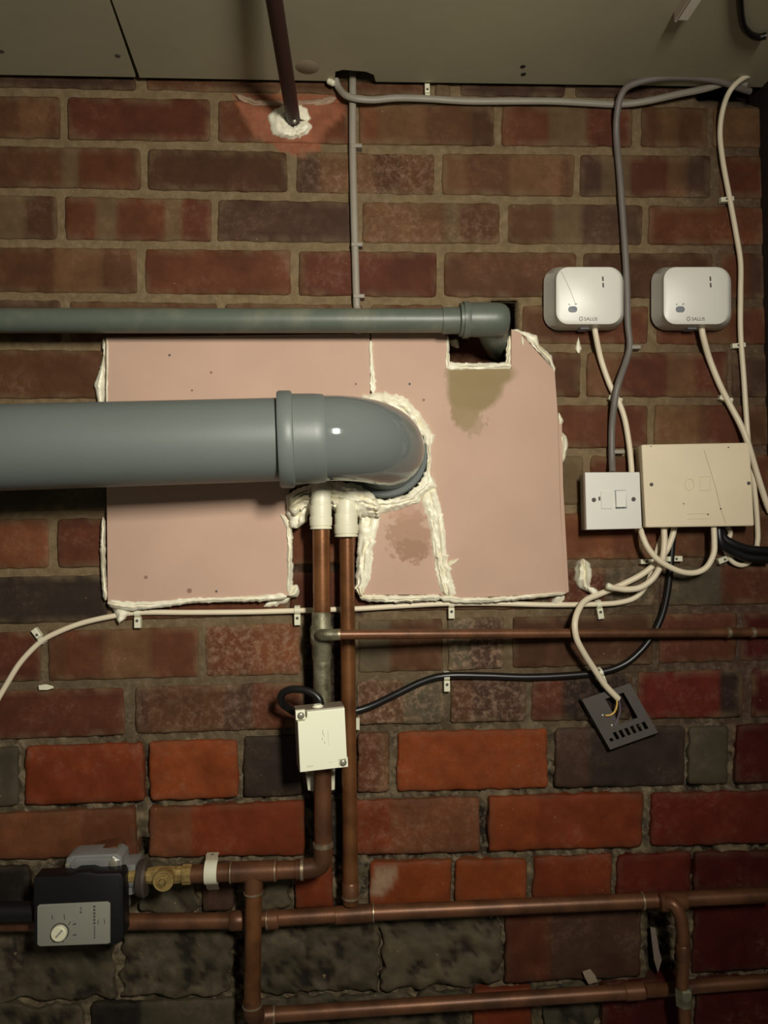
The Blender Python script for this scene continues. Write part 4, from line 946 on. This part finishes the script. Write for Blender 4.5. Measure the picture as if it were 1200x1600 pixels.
# sealant blob over a cable end, right of the board
sb = thing('sealant_blob', 'lump of white sealant on the wall between the pink board and the cables', 'sealant', W(910,895,0.0))
strip([(904,872),(898,890),(897,905),(902,918),(915,925)], [(918,874),(924,885),(925,900),(922,912),(920,924)], 0.003, 0.014, 'lump', sb, seed=41, cross=10, jit=2)
strip([(913,920),(922,926),(930,936)], [(922,914),(934,922),(938,934)], 0.014, 0.006, 'tail', sb, seed=42, cross=6, jit=1)

# ------------------------------------------------------------------ hanging metal mounting plate
mp = thing('mounting_plate', 'tilted grey metal mounting plate with slots hanging on the wall', 'plate', W(965,1125,0.008))
dpl = 0.014
O = W(908,1094,dpl); O = Vector((O.x,O.z)); Ux = W(1000,1068,dpl); Ux = Vector((Ux.x,Ux.z))-O
Q = W(953,1173,dpl); Vx = Vector((Q.x,Q.z))-O; Q = W(1029,1146,dpl); Rx = Vector((Q.x,Q.z))
Ux = Rx-(O+Vx)
def PL(u, v): p = O+Ux*u+Vx*v; return (p.x, p.y)
def plate_cells():
    us = [0,0.10,0.30,0.44,0.78,0.9,1.0]; 
    bm = bmesh.new()
    slots = [(0.10+0.118*i, 0.10+0.118*i+0.070) for i in range(7)]
    # strips around the openings: plate = outer bands + bars between slots
    def cell(u0,u1,v0,v1): extrude_xz(bm, [PL(u0,v0),PL(u1,v0),PL(u1,v1),PL(u0,v1)], -dpl, -dpl+0.0015)
    cell(0,1,0,0.12); cell(0,0.42,0.12,0.62); cell(0.80,1,0.12,0.62); cell(0,1,0.62,0.72); cell(0,1,0.86,1)
    e = 0.0
    for i, (a_, b_) in enumerate(slots):
        cell(e, a_, 0.72, 0.86); e = b_
        if i == 0: cell(a_, b_, 0.72, 0.80)
    cell(e, 1, 0.72, 0.86)
    return bm
obj('plate', plate_cells(), M_STEEL, mp, smooth=False)
obj('side_flange', extrude_xz(bmesh.new(), [PL(0,0),PL(0.015,0),PL(0.015,1),PL(0,1)], -dpl, -0.004), M_STEEL, mp, smooth=False)
obj('side_flange', extrude_xz(bmesh.new(), [PL(0,0.985),PL(1,0.985),PL(1,1),PL(0,1)], -dpl, -0.004), M_STEEL, mp, smooth=False)
for u, v in ((0.22,0.38),(0.28,0.60)):
    p = PL(u,v); obj('rivet', lathe((p[0],-dpl+0.0005,p[1]), (0,-1,0), [(0,0.002),(0.001,0.002),(0.0015,0.001)], 10), M_SCREW, mp)
tag(obj('core_wire', tube([W(963,1090,0.020), W(964,1100,0.020), W(961,1111,0.020), W(954,1117,0.019), W(946,1118,0.0165)], 0.0013, 8), M_WIRE), 'bare yellow core wire curling from the loose white cable', 'wire')
tag(obj('core_wire', tube([W(967,1092,0.018), W(969,1108,0.0175), W(966,1122,0.017), W(960,1133,0.0165)], 0.0011, 8), M_WIRE2), 'thin grey core wire hanging in front of the metal plate', 'wire')
# bits of debris on the ledges
st = obj('mortar_lump', loft([[W(x,y,d) for x,y in ((910,1518),(922,1514),(930,1524),(934,1534),(920,1538),(914,1528))] for d in (0.012,-0.004)]), mat('pale_mortar_lump', (150,130,108), 0.9, bump=0.4, bscale=150), smooth=False)
tag(st, 'pale mortar lump above the lowest copper pipe', 'lump')
st = obj('mortar_lump', loft([[W(x,y,d) for x,y in ((1016,1448),(1024,1450),(1030,1485),(1034,1500),(1028,1520),(1022,1500))] for d in (0.0,-0.03)]), mat('grey_mortar_sliver', (120,106,94), 0.9, bump=0.4, bscale=150), smooth=False)
tag(st, 'thin grey mortar sliver left of the curved copper pipe', 'lump')
